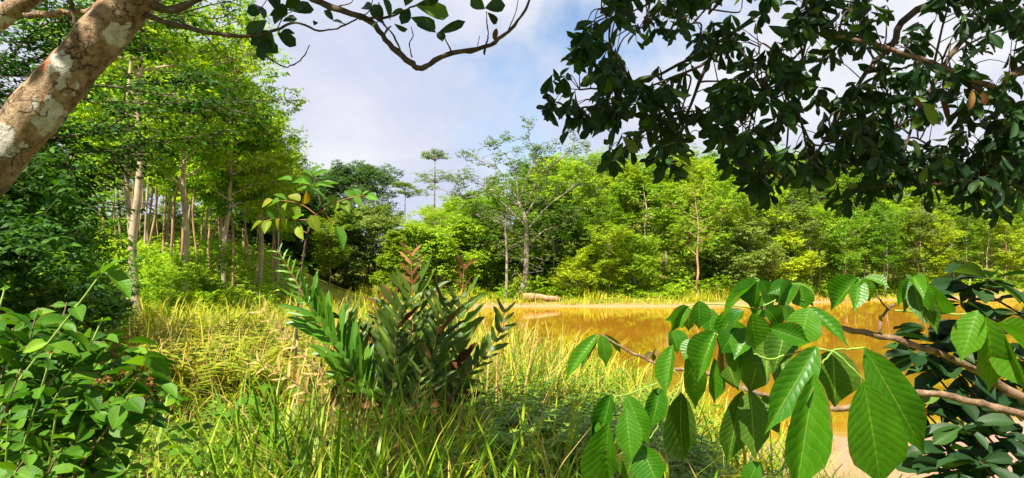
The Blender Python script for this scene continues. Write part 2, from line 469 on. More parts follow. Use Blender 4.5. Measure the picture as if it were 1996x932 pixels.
# foliage: leaf colours
M['leaf_bright'] = leaf_mat('bright_leaves', [(0, (0.09, 0.20, 0.010)), (0.45, (0.16, 0.29, 0.013)), (0.8, (0.24, 0.35, 0.016)), (1, (0.32, 0.38, 0.02))])
M['leaf_mid'] = leaf_mat('mid_leaves', [(0, (0.05, 0.14, 0.008)), (0.5, (0.09, 0.21, 0.012)), (1, (0.17, 0.28, 0.016))])
M['leaf_yellow'] = leaf_mat('yellow_leaves', [(0, (0.14, 0.24, 0.008)), (0.5, (0.22, 0.32, 0.012)), (1, (0.31, 0.36, 0.016))])
M['leaf_dull'] = leaf_mat('dull_leaves', [(0, (0.06, 0.12, 0.02)), (0.5, (0.11, 0.18, 0.03)), (1, (0.19, 0.23, 0.05))])
M['leaf_giant'] = leaf_mat('greyish_leaves', [(0, (0.045, 0.09, 0.018)), (0.5, (0.08, 0.14, 0.025)), (1, (0.13, 0.18, 0.04))])
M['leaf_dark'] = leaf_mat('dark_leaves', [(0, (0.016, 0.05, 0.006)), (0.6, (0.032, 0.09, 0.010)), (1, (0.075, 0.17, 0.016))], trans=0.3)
M['leaf_far'] = leaf_mat('far_leaves', [(0, (0.03, 0.075, 0.022)), (0.6, (0.055, 0.11, 0.03)), (1, (0.08, 0.15, 0.03))])
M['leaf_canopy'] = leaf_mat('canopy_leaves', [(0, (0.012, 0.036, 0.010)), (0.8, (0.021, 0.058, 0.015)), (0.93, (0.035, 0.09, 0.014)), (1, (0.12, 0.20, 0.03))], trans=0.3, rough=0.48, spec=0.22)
M['leaf_hero'] = leaf_mat('rubber_leaves', [(0, (0.022, 0.105, 0.004)), (0.5, (0.04, 0.15, 0.005)), (1, (0.07, 0.19, 0.006))], trans=0.42, rough=0.38, spec=0.3, veins=0.36, tint_obj=0.14)
M['leaf_hero_shaded'] = leaf_mat('rubber_leaves_shaded', [(0, (0.035, 0.095, 0.008)), (1, (0.06, 0.13, 0.012))], trans=0.35, rough=0.5, spec=0.2, veins=0.5, tint_obj=0.14)  # darker copy of the rubber leaf green, shade put into its colour
M['leaf_wilt'] = leaf_mat('wilted_leaves', [(0, (0.10, 0.075, 0.03)), (1, (0.16, 0.13, 0.04))], trans=0.2, rough=0.7, spec=0.1, veins=0.3)
M['leaf_shrub'] = leaf_mat('shrub_leaves', [(0, (0.025, 0.09, 0.006)), (0.5, (0.05, 0.145, 0.009)), (0.85, (0.085, 0.20, 0.012)), (1, (0.16, 0.28, 0.02))], trans=0.35, rough=0.45, veins=0.3)
M['leaf_fern'] = leaf_mat('fern_leaflets', [(0, (0.035, 0.075, 0.010)), (0.6, (0.06, 0.115, 0.014)), (0.9, (0.11, 0.19, 0.018)), (1, (0.17, 0.25, 0.03))], trans=0.42, rough=0.42, spec=0.35, tint_obj=.35)
M['leaf_fern_pale'] = leaf_mat('fern_leaflets_pale', [(0, (0.06, 0.17, 0.010)), (1, (0.11, 0.25, 0.014))], trans=0.45, rough=0.4, spec=0.4)
M['leaf_brown'] = leaf_mat('brown_dry_leaves', [(0, (0.055, 0.025, 0.010)), (0.6, (0.12, 0.055, 0.02)), (1, (0.24, 0.13, 0.05))], trans=0.15, rough=0.8, spec=0.05, tscale=(1, .8, .6))
M['leaf_straw'] = leaf_mat('straw_leaves', [(0, (0.22, 0.14, 0.05)), (0.6, (0.38, 0.26, 0.10)), (1, (0.48, 0.36, 0.15))], trans=0.25, rough=0.8, spec=0.05, tscale=(1, .9, .7))
M['leaf_sapling'] = leaf_mat('sapling_leaves', [(0, (0.055, 0.15, 0.015)), (1, (0.09, 0.22, 0.02))], trans=0.4, veins=0.4)
M['leaf_gold'] = leaf_mat('golden_leaves', [(0, (0.09, 0.16, 0.012)), (0.6, (0.15, 0.21, 0.012)), (0.9, (0.22, 0.21, 0.012)), (1, (0.36, 0.20, 0.012))], trans=0.4, veins=0.4)
M['grass_green'] = leaf_mat('green_sedge', [(0, (0.05, 0.14, 0.008)), (0.4, (0.11, 0.23, 0.010)), (0.85, (0.22, 0.30, 0.013)), (0.93, (0.36, 0.28, 0.08)), (1, (0.45, 0.32, 0.12))], trans=0.35, rough=0.4)
M['grass_yellow'] = leaf_mat('yellow_grass', [(0, (0.16, 0.23, 0.010)), (0.5, (0.30, 0.33, 0.015)), (0.8, (0.42, 0.38, 0.025)), (1, (0.50, 0.36, 0.09))], trans=0.35, rough=0.5)
M['grass_thatch'] = leaf_mat('matted_grass', [(0, (0.10, 0.06, 0.02)), (0.5, (0.22, 0.14, 0.045)), (1, (0.36, 0.26, 0.09))], trans=0.2, rough=0.8, spec=0.03)
M['grass_dry'] = leaf_mat('dry_grass', [(0, (0.30, 0.21, 0.06)), (0.6, (0.45, 0.32, 0.11)), (1, (0.50, 0.26, 0.10))], trans=0.3, rough=0.7)
M['fern_small'] = leaf_mat('small_ferns', [(0, (0.05, 0.14, 0.012)), (0.6, (0.09, 0.20, 0.014)), (1, (0.18, 0.28, 0.02))], trans=0.35)
M['fern_yellow'] = leaf_mat('sunlit_ferns', [(0, (0.11, 0.18, 0.010)), (0.6, (0.20, 0.25, 0.014)), (1, (0.30, 0.28, 0.03))], trans=0.35)
M['flower'] = leaf_mat('orange_flowers', [(0, (0.14, 0.06, 0.02)), (0.6, (0.26, 0.10, 0.03)), (1, (0.38, 0.20, 0.05))], trans=0.2)

# ------------------------------------------------------------------ terrain and water
POND = np.array([(-3.6, 57.5), (-2.6, 40), (-1.6, 26), (-0.7, 21.0), (0.4, 18.0), (1.7, 15.4), (2.5, 12.6), (2.5, 9.6), (2.5, 7.4), (2.75, 5.2), (4.2, 3.6),
                 (9, 2.8), (40, 4), (130, 20), (150, 100), (104, 106), (66.5, 95), (47, 83), (30.5, 71.5), (21, 64), (14, 60.4), (8.5, 59.8), (2, 60.3), (-1.5, 59.9)])

_p = []
_rw = random.Random(3)
for _i in range(len(POND)):                       # ragged shoreline
    _a, _b = POND[_i], POND[(_i + 1) % len(POND)]
    _p.append(_a)
    if _i >= 12 or _i < 2:
        _n = max(1, int(np.linalg.norm(_b - _a) / 2.6)) if _i > 13 or _i < 2 else 1
        for _k in range(1, _n):
            _q = _a + (_b - _a) * _k / _n
            _p.append(_q + np.array((_rw.uniform(-.35, .35), _rw.uniform(-.8, .8))))
POND = np.array(_p)

def pond_dist(X, Y):
    """signed distance to the shoreline: positive on land"""
    p = np.stack([X, Y], -1).astype(float)
    d = np.full(X.shape, 1e9); ins = np.zeros(X.shape, bool)
    n = len(POND)
    for i in range(n):
        a = POND[i]; b = POND[(i + 1) % n]; ab = b - a
        t = np.clip(((p - a) @ ab) / (ab @ ab), 0, 1)
        d = np.minimum(d, np.linalg.norm(p - a - t[..., None] * ab, axis=-1))
        c = ((a[1] > p[..., 1]) != (b[1] > p[..., 1]))
        with np.errstate(divide='ignore', invalid='ignore'):
            xi = (b[0] - a[0]) * (p[..., 1] - a[1]) / (b[1] - a[1] + 1e-12) + a[0]
        ins ^= c & (p[..., 0] < xi)
    return np.where(ins, -d, d)

def sm(x): 
    x = np.clip(x, 0, 1); return x * x * (3 - 2 * x)

def height(X, Y):
    X = np.asarray(X, float); Y = np.asarray(Y, float)
    d = pond_dist(X, Y)
    land = 0.12 + 0.63 * sm(d / 3.2) + 0.06 * np.sin(X * 1.7 + Y * .6) * np.cos(Y * 1.3) * sm(d / 2)
    far = sm((Y + 0.25 * np.clip(X, -50, 80) - 50) / 12)
    hill = 17.0 * sm((d - 4) / 75) * sm((X + 14) / 26) * far
    left = 3.4 * sm((Y - 15) / 38) * sm((-X - 4 - Y * 0.12) / 10)
    back = 7 * sm((Y - 80) / 200) + 8 * sm((Y - 300) / 900)
    wob = 0.5 * np.sin(X * 0.11 + 1) * np.sin(Y * 0.09) * sm((Y - 62) / 20)
    z = land + hill + left + back + wob
    bed = -0.9 * sm(-d / 3.0) + 0.12 * (1 - sm(-d / 0.5))
    return np.where(d > 0, z, bed)

def axis(segs):
    return np.concatenate([np.linspace(a, b, n, endpoint=False) for a, b, n in segs] + [[segs[-1][1]]])
gx = axis([(-1600, -200, 14), (-200, -40, 40), (-40, -10, 60), (-10, 12, 90), (12, 80, 110), (80, 200, 40), (200, 1600, 14)])
gy = axis([(-120, -6, 16), (-6, 25, 120), (25, 110, 170), (110, 200, 45), (200, 2600, 26)])
GX, GY = np.meshgrid(gx, gy)
GZ = height(GX, GY)
nx, ny = len(gx), len(gy)
ii = np.arange(ny - 1)[:, None] * nx; jj = np.arange(nx - 1)[None, :]
GQ = np.stack([ii + jj, ii + jj + 1, ii + nx + jj + 1, ii + nx + jj], -1).reshape(-1, 4)
ground = obj('ground', np_mesh('ground', np.stack([GX, GY, GZ], -1), [GQ]), M['ground'])
tag(ground, 'green and straw coloured ground of the meadow and the wooded banks', 'ground', kind='structure')
wq = np_mesh('water', np.array([(-6, 2.0, 0), (155, 2.0, 0), (155, 112, 0), (-6, 112, 0)], float), [np.array([(0, 1, 2, 3)])], smooth=False)
water = obj('water', wq, M['water'])
tag(water, 'still orange brown muddy pond water', 'water', kind='structure')

# ------------------------------------------------------------------ distant trees: prototypes
def clump_leaves(rng, C, R, n_whorl, per, L, flat=0.55, droop=0.35):
    """whorls of leaves spread through clumps; returns base, direction, normal"""
    k = len(C)
    v = rng.standard_normal((k, n_whorl, 3)); v = unit(v) * (rng.random((k, n_whorl, 1)) ** 0.45)
    c = C[:, None, :] + v * np.asarray(R)[:, None, None] * np.array((1, 1, flat))
    out = unit(v * np.array((1, 1, 0.5)) + np.array((0, 0, 0.15)))
    az = rng.random((k, n_whorl, 1)) * 6.283 + np.arange(per)[None, None, :] * (6.283 / per) + rng.normal(0, .25, (k, n_whorl, per))
    D = np.stack([np.cos(az), np.sin(az), -droop + rng.normal(0, .3, az.shape)], -1) + out[:, :, None, :] * 0.5
    B = np.repeat(c[:, :, None, :], per, 2)
    N = np.array((0, 0, 1.0)) + rng.normal(0, .35, D.shape) + out[:, :, None, :] * 0.4
    B = B.reshape(-1, 3); D = unit(D.reshape(-1, 3)); N = N.reshape(-1, 3)
    return B + D * (0.15 * L), D, N

def tree_proto(seed, Ht, cb, R, nl, clump_r, whorls, per, L, r0=None, shape='oval', elev=(0.1, 0.7), lean=0.0, subs=3, wratio=0.42, flat=0.55, droop=0.35, forks=0, maxlimb=1.0):
    rng = np.random.default_rng(seed)
    wood, crown = MB(), MB()
    r0 = r0 or Ht * 0.012
    k = np.linspace(0, 1, 9)
    wob = np.cumsum(rng.normal(0, Ht * 0.010, (9, 2)), 0)
    trunk = np.stack([wob[:, 0] + lean * Ht * k ** 1.5, wob[:, 1], -0.4 + (Ht * 0.96 + 0.4) * k], 1); trunk[0, :2] = 0
    tr = crom(trunk, 2)
    tube(wood, tr, np.interp(np.linspace(0, 1, len(tr)), [0, .04, .6, 1], [r0 * 1.5, r0, r0 * .62, r0 * .12]), 7, 0.05, rng)
    C, CR = [], []
    for i in range(nl):
        s = (i + 0.5) / nl
        t = cb + (1 - cb) * s
        p0 = np.array([np.interp(t, np.linspace(0, 1, len(tr)), tr[:, q]) for q in range(3)])
        if shape == 'oval': prof = math.sin(math.pi * (0.12 + 0.80 * s)) ** 0.8
        elif shape == 'cone': prof = 1.05 - 0.9 * s
        elif shape == 'vase': prof = 0.45 + 0.6 * s
        elif shape == 'flat': prof = 1.0 if s > .5 else 0.7
        else: prof = 1.0
        ln = R * prof * rng.uniform(0.75, 1.15)
        az = i * 2.39996 + rng.normal(0, .35); el = rng.uniform(*elev)
        d = np.array((math.cos(az) * math.cos(el), math.sin(az) * math.cos(el), math.sin(el)))
        bend = np.array((0, 0, rng.uniform(-.15, .25))) * ln + rng.normal(0, .06, 3) * ln
        q = np.array([p0, p0 + d * ln * .35 + bend * .15, p0 + d * ln * .7 + bend * .5, p0 + d * ln + bend])
        q = crom(q, 3)
        rl = r0 * 0.42 * (1 - 0.5 * s)
        tube(wood, q, np.linspace(rl, rl * .22, len(q)), 5)
        C.append(q[-1]); CR.append(clump_r)
        if ln > clump_r * 1.5: C.append(q[len(q) // 2]); CR.append(clump_r * .75)
        for m in range(subs):
            f = rng.uniform(.35, .9); b = np.array([np.interp(f, np.linspace(0, 1, len(q)), q[:, w_]) for w_ in range(3)])
            a2 = az + rng.choice((-1, 1)) * rng.uniform(.5, 1.1); e2 = el + rng.normal(.1, .3)
            d2 = np.array((math.cos(a2) * math.cos(e2), math.sin(a2) * math.cos(e2), math.sin(e2)))
            l2 = ln * rng.uniform(.3, .55)
            e_ = b + d2 * l2 + rng.normal(0, .05, 3) * ln
            tube(wood, crom([b, (b + e_) / 2 + rng.normal(0, .05, 3) * l2, e_], 2), np.linspace(rl * .45, rl * .12, 5), 4)
            C.append(e_); CR.append(clump_r * rng.uniform(.7, 1.05))
    C.append(tr[-1]); CR.append(clump_r)
    C = np.array(C); CR = np.array(CR)
    B, D, N = clump_leaves(rng, C, CR, whorls, per, L, flat, droop)
    Ls = L * rng.uniform(.7, 1.25, len(B))
    leaf_batch(crown, R4_V, R4_T, R4_Q, R4_U, B, D, N, Ls, Ls * wratio)
    return wood.mesh('trunk'), crown.mesh('crown', False)

PROTO = {}
PROTO['slim1'] = tree_proto(11, 12, .42, 2.3, 18, .75, 11, 6, .24, .075, 'oval')
PROTO['slim2'] = tree_proto(12, 13, .50, 2.1, 16, .75, 11, 6, .24, .07, 'oval')
PROTO['slim3'] = tree_proto(13, 11, .35, 2.6, 18, .8, 11, 6, .23, .075, 'vase', (.2, .8))
PROTO['broad1'] = tree_proto(21, 9, .28, 3.0, 22, .85, 15, 6, .26, .12, 'oval')
PROTO['broad2'] = tree_proto(22, 8, .22, 2.9, 22, .85, 15, 6, .24, .11, 'vase', (.1, .9))
PROTO['broad3'] = tree_proto(23, 10, .30, 3.3, 24, .85, 14, 6, .26, .13, 'oval', (0, .6))
PROTO['feather'] = tree_proto(31, 11, .30, 3.4, 22, .9, 26, 6, .17, .12, 'flat', (.1, .6), flat=.3, droop=.1, wratio=.32)
PROTO['bush1'] = tree_proto(41, 4.2, .06, 2.1, 26, .7, 18, 6, .20, .06, 'oval', (-.1, .8))
PROTO['bush2'] = tree_proto(42, 3.0, .05, 1.9, 22, .65, 16, 6, .18, .05, 'oval', (-.1, .8))
PROTO['bank_yellow'] = tree_proto(44, 5.2, .22, 2.3, 20, .6, 14, 6, .24, .07, 'vase', (.1, .9))
PROTO['cone'] = tree_proto(43, 5.5, .03, 1.9, 34, .55, 18, 6, .19, .08, 'cone', (-.2, .4))
PROTO['dark_wide'] = tree_proto(51, 15, .40, 6.0, 26, 1.5, 34, 6, .34, .26, 'oval', (.1, .8))
PROTO['sparse'] = tree_proto(61, 10, .38, 2.8, 20, .55, 5, 5, .22, .11, 'oval', (.2, .7), subs=2)
PROTO['thick'] = tree_proto(72, 13, .5, 2.2, 16, .7, 9, 6, .22, .17, 'oval', lean=.03)
PROTO['tall_edge'] = tree_proto(71, 13.5, .38, 2.7, 28, .6, 7, 6, .22, .12, 'oval', (.0, .6), subs=4)

used = set()
def place_tree(kind, X, Y, mat, bark, scale=1.0, rz=0.0, name='forest_tree', label='', cat='tree', group=None, sz=None, z=None):
    wm, cm = PROTO[kind]
    if z is None: z = float(height(np.array([X]), np.array([Y]))[0])
    t = thing(name, (X, Y, z), label, cat, group)
    t.rotation_euler = (0, 0, rz); t.scale = (scale, scale, sz or scale)
    obj('trunk', wm, M[bark], t); obj('crown', cm, M[mat], t)
    return t

def px_to_X(px, Y): return (px - W / 2) / FPX * Y
SHX = [700, 905, 1330, 1600, 1800, 1996, 2150]; SHY = [60, 60, 60.5, 71.5, 83, 95, 104]
def shore(px): return float(np.interp(px, SHX, SHY))

rt = random.Random(5)
ORD = ['first', 'second', 'third', 'fourth', 'fifth', 'sixth', 'seventh', 'eighth', 'ninth', 'tenth', 'eleventh', 'twelfth', 'thirteenth', 'fourteenth', 'fifteenth', 'sixteenth', 'seventeenth', 'eighteenth', 'nineteenth', 'twentieth'] + ['%d%s' % (i, 'st' if i % 10 == 1 else 'nd' if i % 10 == 2 else 'rd' if i % 10 == 3 else 'th') for i in range(21, 60)]
G_HILL = 'forest trees crowded on the far hillside'
HILL_LABEL = {'leaf_bright': 'bright green leafy tree in the dense upper wood on the hillside behind the pond',
              'leaf_mid': 'mid green leafy tree in the dense upper wood on the hillside behind the pond',
              'leaf_yellow': 'yellow green leafy tree in the dense upper wood on the hillside behind the pond',
              'leaf_dull': 'greyish green leafy tree in the dense upper wood on the hillside behind the pond'}
def hill_mat():
    return rt.choices(['leaf_bright', 'leaf_mid', 'leaf_yellow', 'leaf_dull'], [5, 3, 1.2, 1])[0]
for off, x0, x1, step, sc in ((9, 1085, 2040, 62, .9), (15, 1060, 2050, 56, 1.0), (22, 960, 2060, 54, 1.0), (30, 930, 2060, 56, 1.05), (40, 880, 2080, 56, 1.08), (52, 860, 2100, 54, 1.12), (68, 840, 2100, 58, 1.2)):
    x = x0 + rt.uniform(0, step * .6); nth = 0
    while x < x1:
        D = shore(x) + off + rt.uniform(-2.5, 2.5)
        k = rt.choice(['slim1', 'slim2', 'slim3', 'broad1', 'broad3', 'slim2', 'slim1', 'slim3']) if off > 12 else rt.choice(['broad1', 'broad2', 'broad3', 'slim3', 'slim1'])
        mt = hill_mat()
        top_y = np.interp(x, [840, 900, 1000, 1080, 1300, 2000], [400, 385, 345, 305, 292, 315]) + rt.uniform(-8, 30)
        hz_ = CAMZ + (545 - top_y) / FPX * D - float(height(np.array([px_to_X(x, D)]), np.array([D]))[0])
        hs_ = {'slim1': 12, 'slim2': 13, 'slim3': 11, 'broad1': 9.3, 'broad2': 8.6, 'broad3': 10.3}[k]
        s_k = max(.5, min(sc * (1.15 if off < 12 else 1.34) * rt.uniform(.85, 1.15), hz_ / hs_))
        place_tree(k, px_to_X(x, D), D, mt, rt.choice(['bark_pale', 'bark_tan', 'bark_grey']), s_k, rt.uniform(0, 6.28), 'forest_tree', HILL_LABEL[mt] if off > 16 else '%s tree, %s from the left in the %s row of the hillside wood' % (HILL_LABEL[mt].split(' leafy')[0], ORD[nth], 'front' if off < 12 else 'second'), 'tree', G_HILL)
        nth += 1
        x += step * rt.uniform(.7, 1.35)

# trees that stand out along the far bank
def far(px, off, kind, mat, bark, sc, label, name='bank_tree', cat='tree', sz=None, rz=None):
    D = shore(px) + off
    return place_tree(kind, px_to_X(px, D), D, mat, bark, sc, rt.uniform(0, 6.28) if rz is None else rz, name, label, cat, None, sz)
far(1190, 2.6, 'bank_yellow', 'leaf_yellow', 'bark_pale', 1.0, 'yellow green many-stemmed tree at the water edge opposite', 'bank_tree')
far(1125, 3.2, 'bush2', 'leaf_yellow', 'bark_pale', 1.0, 'low yellow leaved bush left of the many-stemmed yellow green tree', 'bank_bush', 'bush')
far(1240, 4.5, 'bush1', 'leaf_bright', 'bark_pale', 1.15, 'bright green small tree right behind the many-stemmed yellow green tree')
far(1358, 2.0, 'sparse', 'leaf_bright', 'bark_tan', 1.02, 'slender tree with one straight pale trunk at the far water edge')
far(1455, 5.0, 'bush1', 'leaf_dull', 'bark_grey', 1.50, 'big round pale green bush behind the pond right of the slender pale trunk', 'round_bush', 'bush')
far(1405, 8.0, 'bush1', 'leaf_dark', 'bark_grey', 1.25, 'dark green bush at the left shoulder of the big round bush', 'bank_bush', 'bush')
far(1530, 6.0, 'bush1', 'leaf_yellow', 'bark_pale', 1.35, 'yellow green bush right of the big round bush', 'bank_bush', 'bush')
far(1590, 5.0, 'slim3', 'leaf_bright', 'bark_pale', .80, 'pale stemmed bright green tree on the right bank, third from the yellow crowned tree')
far(1645, 4.0, 'broad2', 'leaf_mid', 'bark_pale', .95, 'green tree with pale stems on the right bank left of the twin stemmed tree')
far(1718, 4.0, 'slim3', 'leaf_mid', 'bark_grey', .88, 'twin stemmed grey tree on the right bank left of the yellow crowned tree')
far(1724, 4.6, 'slim1', 'leaf_mid', 'bark_grey', .80, 'thin second stem close behind the twin stemmed grey tree')
far(1828, 3.5, 'broad2', 'leaf_yellow', 'bark_tan', 1.02, 'yellow crowned tree on the right bank above the drooping leaflets')
far(1888, 5.0, 'slim3', 'leaf_mid', 'bark_pale', .95, 'green tree with white thin stems right of the yellow crowned tree')
far(1972, 4.0, 'broad2', 'leaf_yellow', 'bark_tan', 1.0, 'yellowish round topped tree at the right edge of the far bank')
far(1500, 17, 'sparse', 'leaf_bright', 'bark_pale', 1.25, 'bare pale trunk leaning left above the big round bush')
far(1514, 17.5, 'sparse', 'leaf_bright', 'bark_pale', 1.3, 'bare upright pale trunk above the big round bush')
# middle of the picture, behind the meadow
def mid(px, D, kind, mat, bark, sc, label, name='meadow_tree', cat='tree', sz=None):
    return place_tree(kind, px_to_X(px, D), D, mat, bark, sc, rt.uniform(0, 6.28), name, label, cat, None, sz)
mid(772, 60, 'cone', 'leaf_yellow', 'bark_tan', 1.0, 'yellow green cone shaped bush clad in creepers behind the giant fern', 'creeper_bush', 'bush')
mid(715, 66, 'bush1', 'leaf_dull', 'bark_grey', 1.7, 'dull green dense thicket left of the yellow green cone shaped bush', 'thicket', 'bush')
mid(672, 63, 'bush1', 'leaf_dull', 'bark_grey', 1.2, 'dull green bush below the dark distant tree, left of the thicket', 'thicket', 'bush')
mid(640, 58, 'broad2', 'leaf_yellow', 'bark_tan', .62, 'yellow green small tree right behind the golden sapling', 'meadow_tree')
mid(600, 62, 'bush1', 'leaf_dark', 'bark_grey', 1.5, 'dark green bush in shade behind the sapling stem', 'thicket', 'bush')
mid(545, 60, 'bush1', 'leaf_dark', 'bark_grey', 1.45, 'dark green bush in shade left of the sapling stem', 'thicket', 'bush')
mid(700, 112, 'dark_wide', 'leaf_far', 'bark_grey', .98, 'wide dark distant tree behind the sapling top', 'distant_tree')
mid(655, 118, 'dark_wide', 'leaf_far', 'bark_grey', .86, 'dark distant tree just left of the widest distant tree', 'distant_tree')
mid(590, 108, 'dark_wide', 'leaf_far', 'bark_grey', .84, 'dark distant tree behind the left plantation edge', 'distant_tree')
mid(760, 96, 'broad3', 'leaf_far', 'bark_grey', 1.0, 'dark distant tree low to the right of the widest distant tree', 'distant_tree')
mid(830, 70, 'feather', 'leaf_yellow', 'bark_grey', .72, 'feathery yellow green tree under the umbrella shaped crowns', 'feathery_tree')
mid(875, 67, 'feather', 'leaf_bright', 'bark_grey', .70, 'feathery bright green tree right under the umbrella shaped crowns', 'feathery_tree')
mid(790, 74, 'feather', 'leaf_yellow', 'bark_grey', .66, 'feathery yellow green tree left under the umbrella shaped crowns', 'feathery_tree')
mid(925, 66, 'broad2', 'leaf_mid', 'bark_grey', .78, 'mid green tree on the bank left of the dry branched giant')
mid(960, 70, 'broad3', 'leaf_mid', 'bark_grey', .95, 'mid green tree close behind the dry branched giant, on its left')
mid(905, 78, 'broad3', 'leaf_bright', 'bark_grey', .95, 'bright green tree behind the umbrella tree stem, on its right')
mid(1075, 67, 'broad1', 'leaf_mid', 'bark_grey', .95, 'mid green tree close behind the dry branched giant, on its right')
mid(1110, 72, 'broad3', 'leaf_bright', 'bark_grey', 1.05, 'bright green tree above the low yellow leaved bush')

mid(820, 64, 'bush1', 'leaf_bright', 'bark_grey', 1.35, 'bright green bush low behind the tip of the giant fern', 'bank_bush', 'bush')
mid(885, 65, 'bush1', 'leaf_bright', 'bark_grey', 1.45, 'bright green bush right of the two pale broken trunks', 'bank_bush', 'bush')
mid(940, 68, 'bush1', 'leaf_mid', 'bark_grey', 1.5, 'mid green bush behind the thin dead tree', 'bank_bush', 'bush')
mid(1045, 70, 'bush1', 'leaf_mid', 'bark_grey', 1.5, 'mid green bush in shade behind the fallen log', 'bank_bush', 'bush')
mid(850, 84, 'broad1', 'leaf_bright', 'bark_grey', .9, 'bright green tree filling the gap behind the umbrella tree stem')
mid(800, 88, 'broad1', 'leaf_mid', 'bark_grey', .85, 'mid green tree behind the feathery yellow green trees')
# left plantation
G_PL = 'slim trees of the left plantation'
PL = 'slim straight-trunked tree deeper in the plantation left of the meadow, behind its two front rows'
for row, (D, x0, x1, st) in enumerate(((31, 330, 545, 40), (36, 250, 560, 42), (42, 180, 560, 50), (48, 120, 570, 54), (56, 60, 560, 58), (66, 0, 560, 60), (78, 100, 575, 60))):
    x = x0 + rt.uniform(0, st * .5); nth = 0
    while x < x1:
        d = D + rt.uniform(-2, 2)
        kd_ = rt.choice(['slim1', 'slim2', 'slim2', 'slim3']); X_ = px_to_X(x, d)
        top_y = np.interp(x, [250, 330, 430, 500, 560], [20, 60, 110, 200, 330]) + rt.uniform(-15, 40)
        hz_ = CAMZ + (545 - top_y) / FPX * d - float(height(np.array([X_]), np.array([d]))[0])
        sz_ = min(1.15, max(.45, hz_ / {'slim1': 12, 'slim2': 13, 'slim3': 11}[kd_]))
        sx_ = min(sz_, float(np.interp(x, [400, 560], [1.0, .55])))
        place_tree(kd_, X_, d, rt.choice(['leaf_bright', 'leaf_bright', 'leaf_mid']), rt.choice(['bark_tan', 'bark_tan', 'bark_pale']),
                   sx_, rt.uniform(0, 6.28), 'plantation_tree', PL if row > 1 else 'slim straight tree, %s from the left in the %s row of the plantation' % (ORD[nth], 'front' if row == 0 else 'second'), 'tree', G_PL, sz_); nth += 1
        x += st * rt.uniform(.7, 1.3)
for D, x0, x1, st in ((88, 20, 585, 34), (100, 0, 590, 36)):
    x = x0
    while x < x1:
        d = D + rt.uniform(-4, 4)
        place_tree(rt.choice(['bush1', 'broad2', 'bush1']), px_to_X(x, d), d, rt.choice(['leaf_mid', 'leaf_dull', 'leaf_bright']), 'bark_grey', rt.uniform(1.0, 1.5), rt.uniform(0, 6), 'forest_tree', 'leafy tree closing the view far behind the plantation trunks', 'tree', 'trees closing the view behind the plantation')
        x += st * rt.uniform(.8, 1.2)
mid(440, 29, 'tall_edge', 'leaf_bright', 'bark_pale', .84, 'tall bright green tree rising against the sky, right edge of the left wood', 'tall_tree')
mid(508, 34, 'tall_edge', 'leaf_bright', 'bark_pale', .66, 'smaller bright green tree leaning out of the left wood into the sky', 'tall_tree')
mid(360, 25, 'tall_edge', 'leaf_bright', 'bark_pale', .92, 'tall bright green tree behind the dark branches, nearest left of the sky edge tree', 'tall_tree')
mid(250, 23, 'tall_edge', 'leaf_bright', 'bark_pale', .88, 'tall green tree behind the leaning lichen trunk', 'tall_tree')
mid(278, 20, 'thick', 'leaf_bright', 'bark_pale', .82, 'thick pale sunlit trunk at the near edge of the left wood', 'tall_tree')

# ------------------------------------------------------------------ undergrowth on the wooded banks
rng = np.random.default_rng(91)
def scatter_land(n, fx, keep):
    X, Y = fx(n); k = keep(X, Y)
    X, Y = X[k], Y[k]
    return np.stack([X, Y, height(X, Y)], 1)
def under(name, pts, hmax, L, per, mat, label, wr=.45):
    mb = MB()
    n = len(pts)
    clus = np.sin(pts[:, 0] * .9) * np.cos(pts[:, 1] * .7) * .5 + .6
    c = pts + np.stack([np.zeros(n), np.zeros(n), rng.random(n) ** 1.3 * hmax * np.clip(clus, .15, 1)], 1)
    az = rng.random((n, 1)) * 6.283 + np.arange(per)[None] * 6.283 / per
    D = np.stack([np.cos(az), np.sin(az), rng.normal(-.05, .35, az.shape)], -1).reshape(-1, 3)
    B = np.repeat(c, per, 0)
    N = np.array((0, 0, 1.)) + rng.normal(0, .4, D.shape)
    Ls = L * rng.uniform(.6, 1.3, len(B))
    leaf_batch(mb, R4_V, R4_T, R4_Q, R4_U, B, D, N, Ls, Ls * wr)
    return tag(obj(name, mb.mesh(name, False), M[mat]), label, 'undergrowth', kind='stuff')
def fx_hill(n):
    px = rng.uniform(880, 2120, n); off = 2.0 + 70 * rng.random(n) ** 1.7
    D = np.interp(px, SHX, SHY) + off
    return (px - W / 2) / FPX * D, D
under('undergrowth', scatter_land(25000, fx_hill, lambda X, Y: pond_dist(X, Y) > 1.5), 1.9, .30, 5, 'leaf_bright', 'low leafy undergrowth covering the hillside beneath the far trees')
def fx_left(n):
    D = 1 / rng.uniform(1 / 85, 1 / 24, n); px = rng.uniform(-60, 600, n)
    return (px - W / 2) / FPX * D, D
under('undergrowth', scatter_land(15000, fx_left, lambda X, Y: (X < -4 - Y * .16) & (Y > 24)), 1.5, .24, 5, 'leaf_bright', 'low leafy undergrowth between the trunks of the left plantation')

